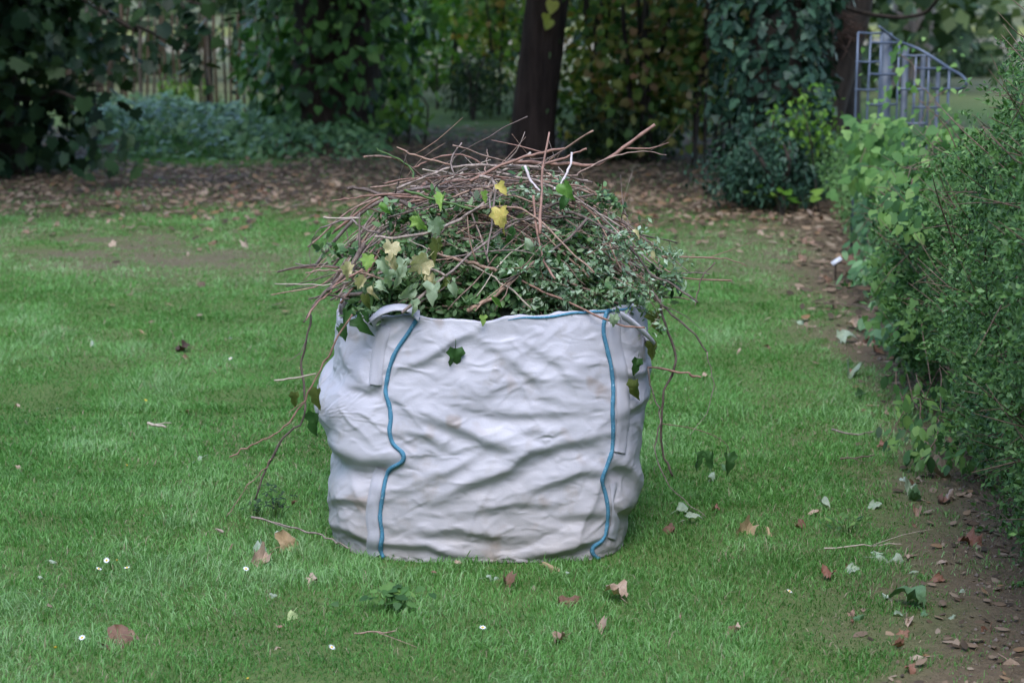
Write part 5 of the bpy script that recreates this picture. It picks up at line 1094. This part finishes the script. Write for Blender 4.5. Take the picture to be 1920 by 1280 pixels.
N_ = [(205, 1208, 62, 'brown', T_LOBED, 'big curled brown leaf with rolled edge alone on the near lawn'), (232, 1200, 44, 'brown', T_OVAL, 'rolled narrow brown leaf touching the big curled one'), (1050, 1134, 46, 'brown', T_LOBED, 'crumpled brown leaf on grass in front of the bag'), (1164, 1130, 50, 'tan', T_LOBED, 'crumpled tan leaf with raised lobe in front of the bag'),
      (1390, 1190, 50, 'brown', T_OVAL, 'long curled brown leaf on grass toward the earth strip'), (490, 1030, 60, 'pale', T_LOBED, 'pale green lobed leaf beside the fallen twig'), (525, 1030, 60, 'orange', T_LOBED, 'yellow-orange lobed leaf beside the fallen twig'), (498, 1052, 48, 'tan', T_LOBED, 'tan lobed leaf below the pale and orange pair'),
      (548, 1158, 46, 'lime', T_HEART, 'folded pale lime heart-shaped leaf on the lawn'), (1718, 1146, 72, 'green', T_HEART, 'broad dark green leaf on the earth strip edge'), (1700, 1168, 50, 'tan', T_OVAL, 'pale curled strip-like leaf beside the broad green one'), (1640, 1056, 52, 'pale', T_OVAL, 'pale grey-green leaf on bare earth'),
      (1672, 1060, 44, 'pale', T_OVAL, 'second pale grey-green leaf end to end with its twin'), (1748, 888, 48, 'tan', T_LOBED, 'pinkish tan leaf on earth beneath the low climbers'), (1776, 942, 44, 'tan', T_OVAL, 'narrow pinkish leaf on bare earth near hedge foot'), (1808, 1015, 52, 'red', T_LOBED, 'red-brown leaf heap at the foot of the hedge'),
      (1856, 1180, 56, 'red', T_OVAL, 'reddish brown leaf lying under the hedge'), (1893, 1250, 66, 'tan', T_LOBED, 'large tan leaf at the hedge foot'), (1732, 1242, 52, 'tan', T_OVAL, 'tan curled leaf on earth beyond the broad green leaf'), (1405, 998, 46, 'orange', T_LOBED, 'yellow-tan leaf on grass beside the bag toward hedge'),
      (1438, 1001, 32, 'orange', T_OVAL, 'slim orange leaf next to the yellow-tan one'), (1545, 1092, 34, 'red', T_LOBED, 'small curled red-brown leaf near the grass edge'), (1590, 1066, 34, 'brown', T_OVAL, 'small brown leaf near the pale grey-green pair'), (1342, 963, 36, 'red', T_OVAL, 'red-brown oval leaf under the trailing stem'),
      (1268, 966, 44, 'pale', T_OVAL, 'pale leaf on grass under the trailing stem'), (1284, 984, 40, 'pale', T_OVAL, 'pale tilted leaf near the trailing stem tip'), (1262, 1005, 38, 'brown', T_LOBED, 'brown crumpled leaf close beside the bag foot'), (1577, 642, 40, 'pale', T_HEART, 'pale green leaf on bare earth below the plant tag'),
      (1592, 706, 42, 'pale', T_LOBED, 'whitish crumpled leaf at the worn lawn edge'), (1640, 645, 46, 'tan', T_OVAL, 'tan leaf against the low hedge plants'), (1618, 640, 34, 'red', T_OVAL, 'reddish leaf among the low hedge plants'), (355, 778, 22, 'red', T_OVAL, 'small pinkish leaf on the open lawn'),
      (263, 628, 24, 'orange', T_OVAL, 'small upright orange leaf on the open lawn'), (352, 662, 34, 'dark', T_LOBED, 'dark brown shrivelled leaf on the open lawn'), (340, 672, 26, 'brown', T_OVAL, 'brown leaf beside the dark shrivelled one'), (380, 864, 36, 'pale', T_OVAL, 'pale grey leaf lying in longer lawn grass'),
      (1645, 950, 28, 'pale', T_HEART, 'small pale round leaf on worn grass'), (1540, 952, 26, 'pale', T_HEART, 'small whitish leaf on worn grass'), (1330, 905, 36, 'pale', T_OVAL, 'pale leaf on grass under the limp hanging leaves'), (1345, 880, 40, 'green', T_OVAL, 'green leaf lying under the limp hanging leaves'),
      (945, 1092, 34, 'brown', T_LOBED, 'brown leaf close to the bag front foot'), (910, 1090, 44, 'pale', T_OVAL, 'grey-green leaf close to the bag front foot'), (1495, 990, 28, 'brown', T_LOBED, 'small dark brown leaf on grass near earth strip'), (850, 1066, 26, 'tan', T_OVAL, 'tan leaf touching the bottom edge of bag'),
      (1020, 1066, 44, 'orange', T_OVAL, 'yellowish leaf touching the bottom edge of bag'), (1060, 1200, 36, 'brown', T_LOBED, 'flattened brown leaf on thin grass'), (1120, 1180, 34, 'tan', T_LOBED, 'flattened tan leaf on thin grass'), (590, 1093, 30, 'tan', T_LOBED, 'small tan leaf in grass near bag corner'), (1100, 915, 0, '', None, '')]
for q, (u, v, w, m_, tm, lab) in enumerate(N_):
    if w: fallen(u, v, w, m_, tm, lab, q)
KINDS = [('brown', 'dry brown leaf lying in the leaf litter under the trees', 'brown leaves in the litter'), ('tan', 'pale tan leaf lying in the leaf litter under the trees', 'tan leaves in the litter'), ('red', 'reddish leaf lying in the leaf litter under the trees', 'reddish leaves in the litter'), ('orange', 'yellow-orange leaf lying in the leaf litter under the trees', 'yellow leaves in the litter')]
c_ = 0
while c_ < 150:
    u, v = rng.uniform(0, 1560), rng.uniform(350, 470)
    g = G(u, v); d_ = masks(g[0], g[1])
    if rng.random() > 0.10 + float(d_[2]) * 0.9 + (0.25 if u > 1100 else 0): continue
    k = rng.choice(4, p=[.50, .30, .13, .07]); m_, lab, grp = KINDS[k]
    fallen(u, v, rng.uniform(11, 22), m_, [T_LOBED, T_OVAL, T_HEART][rng.integers(3)], lab, int(rng.integers(100)), grp, 0.02, 0.5); c_ += 1
for q in range(44):
    v = rng.uniform(480, 1275); ed = np.interp(v, [480, 600, 700, 840, 950, 1100, 1280], [1540, 1560, 1600, 1670, 1690, 1680, 1640]); u = ed + rng.normal() * 60 + 20
    if u > 1900: continue
    m_ = rng.choice(['brown', 'tan', 'red', 'pale', 'green']); fallen(u, v, rng.uniform(16, 34), m_, [T_LOBED, T_OVAL, T_HEART][rng.integers(3)], {'brown': 'small dry brown', 'tan': 'small pale tan', 'red': 'small reddish', 'pale': 'small grey-green', 'green': 'small dark green'}[m_] + ' leaf scattered along the bare earth strip', int(rng.integers(100)), m_ + ' leaves along the earth strip', 0.012, 0.4)
for q in range(34):
    u, v = rng.uniform(20, 1500), rng.uniform(480, 1260)
    if 560 < u < 1230 and v < 1070: continue
    m_ = rng.choice(['brown', 'tan', 'pale']); fallen(u, v, rng.uniform(9, 17) * (0.7 + v / 1800), m_, T_OVAL, 'tiny ' + {'brown': 'brown', 'tan': 'tan', 'pale': 'whitish'}[m_] + ' leaf scrap scattered on the open lawn', int(rng.integers(100)), m_ + ' scraps on the lawn', 0.022, 0.4)
# the rest of the litter
n = 30000; Yl = rng.uniform(9.5, 24, n); xl_ = rng.uniform(-1, 1, n) * (Yl * 0.27 + 0.8)
d_ = masks(xl_, Yl); ok = rng.random(n) < np.clip(d_[2] * 0.85 + 0.012 + 0.35 * d_[0] * (Yl < 15), 0, 1); xl_, Yl = xl_[ok], Yl[ok]; n = len(xl_)
n2_ = 1000; y2 = rng.uniform(4.2, 13, n2_); x2 = np.interp(y2, EDGE_Y, EDGE_X) + rng.normal(size=n2_) * 0.13 + 0.13 + 0.1 * rng.random(n2_)
pos = np.concatenate([np.column_stack([xl_, Yl, 0.012 + 0.02 * rng.random(n)]), np.column_stack([x2, y2, ground_z(x2, y2) + 0.006])])
szs = np.concatenate([0.048 * rng.uniform(0.5, 1.3, n), 0.022 * rng.uniform(0.4, 1.6, n2_)])
V, F, T = leaves(pos, unit(len(pos), rng) * 0.35 + [0, -0.15, 1], szs * 1.5, T_OVAL, None, rng)
tag(mk('leaf_litter', V, F, leaf_mat('leaf_litter', [(0.042, 0.030, 0.020), (0.072, 0.052, 0.034), (0.14, 0.098, 0.064), (0.20, 0.142, 0.096), (0.25, 0.20, 0.145), (0.20, 0.115, 0.055)], 0.6, 0.1, mscale=14), tint=T, smooth=False), 'brown fallen leaves carpeting the ground under the trees', None, None, 'stuff')

# earth crumbs and stones on the bare strip
ny_ = 900; y2 = rng.uniform(4.2, 9, ny_); x2 = np.interp(y2, EDGE_Y, EDGE_X) + 0.12 + 0.25 * rng.random(ny_)
cub = np.array([[1, 0, 0], [-1, 0, 0], [0, 1, 0], [0, -1, 0], [0, 0, 0.7], [0, 0, -0.7]]); cf = np.array([[0, 2, 4], [2, 1, 4], [1, 3, 4], [3, 0, 4], [2, 0, 5], [1, 2, 5], [3, 1, 5], [0, 3, 5]])
s_ = 0.0035 * rng.lognormal(0, 0.5, ny_)
V = (np.column_stack([x2, y2, ground_z(x2, y2) + 0.002])[:, None] + cub[None] * s_[:, None, None] * rng.uniform(0.6, 1.3, (ny_, 6, 1))).reshape(-1, 3)
F = (cf[None] + (np.arange(ny_) * 6)[:, None, None]).reshape(-1, 3)
tag(mk('gravel', V, F, plain('earth_crumb', (0.16, 0.13, 0.11), 0.95, 0, 0.5, 60)), 'earth crumbs and small stones on the bare strip', None, None, 'stuff')

# fallen twigs
def ground_twig(label, path, w, mat, lift=0.035):
    pts = [G(u, v) + [0, 0, lift] for u, v in path]
    stick('fallen_twig', label, pts, w / 2 / FPX * pts[0][1], w / 3 / FPX * pts[0][1], mat, None, 1, 0.002, 'twig')
ground_twig('thin grey twig lying on the lawn beside the lobed leaves', [(472, 990), (505, 998), (542, 1008), (595, 1021), (630, 1036), (656, 1050)], 4, M_STICK)
ground_twig('thin straw-coloured twig across the worn lawn edge', [(1560, 815), (1580, 822), (1610, 824), (1640, 818)], 3.5, M_STICK, 0.02)
ground_twig('pale straight twig on worn grass near the earth strip', [(1575, 870), (1610, 868), (1640, 863)], 3.5, M_STICK, 0.02)
ground_twig('dry stalk lying on grass and earth by the pale leaves', [(1545, 1040), (1600, 1036), (1650, 1034), (1690, 1032)], 3.2, M_STRAW, 0.02)
ground_twig('short dry twig in the grass before the bag', [(665, 1208), (700, 1206), (742, 1203)], 3.2, M_STICK, 0.03)
ground_twig('yellowish pod-like twig in the lawn grass', [(278, 813), (292, 816), (312, 821)], 6, M_STRAW, 0.04)
ground_twig('bleached twig on the lawn near the hedge', [(1545, 575), (1600, 578), (1640, 590)], 3, M_STICK, 0.02)

# daisies
m_pet = plain('white_petal', (0.75, 0.75, 0.80), 0.5, 0, 0.04); m_eye = plain('yellow_flower_centre', (0.62, 0.42, 0.04), 0.6, 0, 0.1); m_yp = plain('yellow_petal', (0.70, 0.56, 0.03), 0.5, 0, 0.05)
pa = np.arange(13) * 2 * pi / 13
pv = [np.array([[0.02 * math.cos(a), 0.02 * math.sin(a), 0], [0.55 * math.cos(a - 0.2), 0.55 * math.sin(a - 0.2), 0.1], [math.cos(a), math.sin(a), 0.16], [0.55 * math.cos(a + 0.2), 0.55 * math.sin(a + 0.2), 0.1]]) for a in pa]
pV, pF, _ = join([(q, np.array([[0, 1, 2], [0, 2, 3]])) for q in pv]); me_w, me_y = mesh('petals', pV * 0.0095, pF, m_pet, smooth=False), mesh('petals', pV * 0.008, pF, m_yp, smooth=False)
cv, cf_ = tube([(0, 0, -0.001), (0, 0, 0.002), (0, 0, 0.0032)], [0.0035, 0.0035, 0.001], 8); me_c = mesh('centre', cv, cf_, m_eye)
sv, sf = tube([(0, 0, -0.062), (0.003, 0, -0.03), (0, 0, 0)], 0.0009, 4); me_s = mesh('stem', sv, sf, M_GREENSTICK)
for u, v, m_ in ((200, 1050, 'w'), (219, 1050, 'w'), (185, 1066, 'w'), (238, 1064, 'w'), (461, 1066, 'w'), (238, 872, 'w'), (154, 1195, 'w'), (622, 1213, 'w'), (905, 1176, 'w'), (465, 1272, 'w'), (432, 672, 'w'), (1480, 1108, 'w'), (273, 750, 'y'), (104, 1213, 'y'), (563, 690, 'w')):
    g = G(u, v, 0.05)
    t = tag(empty('buttercup' if m_ == 'y' else 'daisy', g), 'tiny yellow flower on a thin stem in the lawn' if m_ == 'y' else 'tiny white daisy on a thin stem in the lawn', 'flower', 'yellow lawn flowers' if m_ == 'y' else 'daisies in the lawn')
    t.rotation_euler = (0.5 + rng.normal() * 0.2, rng.normal() * 0.3, rng.uniform(0, 6))
    obj('petals', me_y if m_ == 'y' else me_w, t); obj('centre', me_c, t); obj('stem', me_s, t, (0, 0, 0))
# small weeds in the lawn
def weed(label, u, v, n, size, mat, tmpl, spread, hgt, seed):
    r_ = np.random.default_rng(seed); g = G(u, v); t = tag(empty('lawn_weed', g), label, 'weed')
    pos = np.column_stack([r_.normal(size=(n, 2)) * spread, hgt * r_.uniform(0.4, 1, n)])
    V, F, T = leaves(pos, unit(n, r_) * 0.4 + [0, -0.3, 1], size * r_.uniform(0.7, 1.2, n), tmpl, None, r_); mk('foliage', V, F, mat, t, T)
    V, F, _ = join([tube([(p_[0] * 0.3, p_[1] * 0.3, -0.01), p_ * 0.6, p_], 0.001, 4) for p_ in pos[:min(n, 14)]]); mk('stem', V, F, M_GREENSTICK, t)
weed('small clump of rounded clover-like leaves in front of the bag', 735, 1142, 34, 0.026, M_CLIMB, T_HEART, (0.05, 0.03), 0.06, 1)
weed('dark glossy little sprig standing in grass near the bag', 515, 978, 46, 0.018, M_DARKMAPLE, T_OVAL, (0.025, 0.02), 0.11, 2)
weed('second tiny dark sprig beside the glossy one', 482, 972, 16, 0.016, M_DARKMAPLE, T_OVAL, (0.018, 0.012), 0.06, 3)
weed('yellow-green seedling leaves in litter by the dark bush', 1470, 405, 14, 0.075, M_BRIGHT, T_HEART, (0.12, 0.10), 0.22, 4)
weed('green seedling beside the earth strip', 1590, 1000, 22, 0.024, M_CLIMB, T_OVAL, (0.05, 0.04), 0.06, 5)
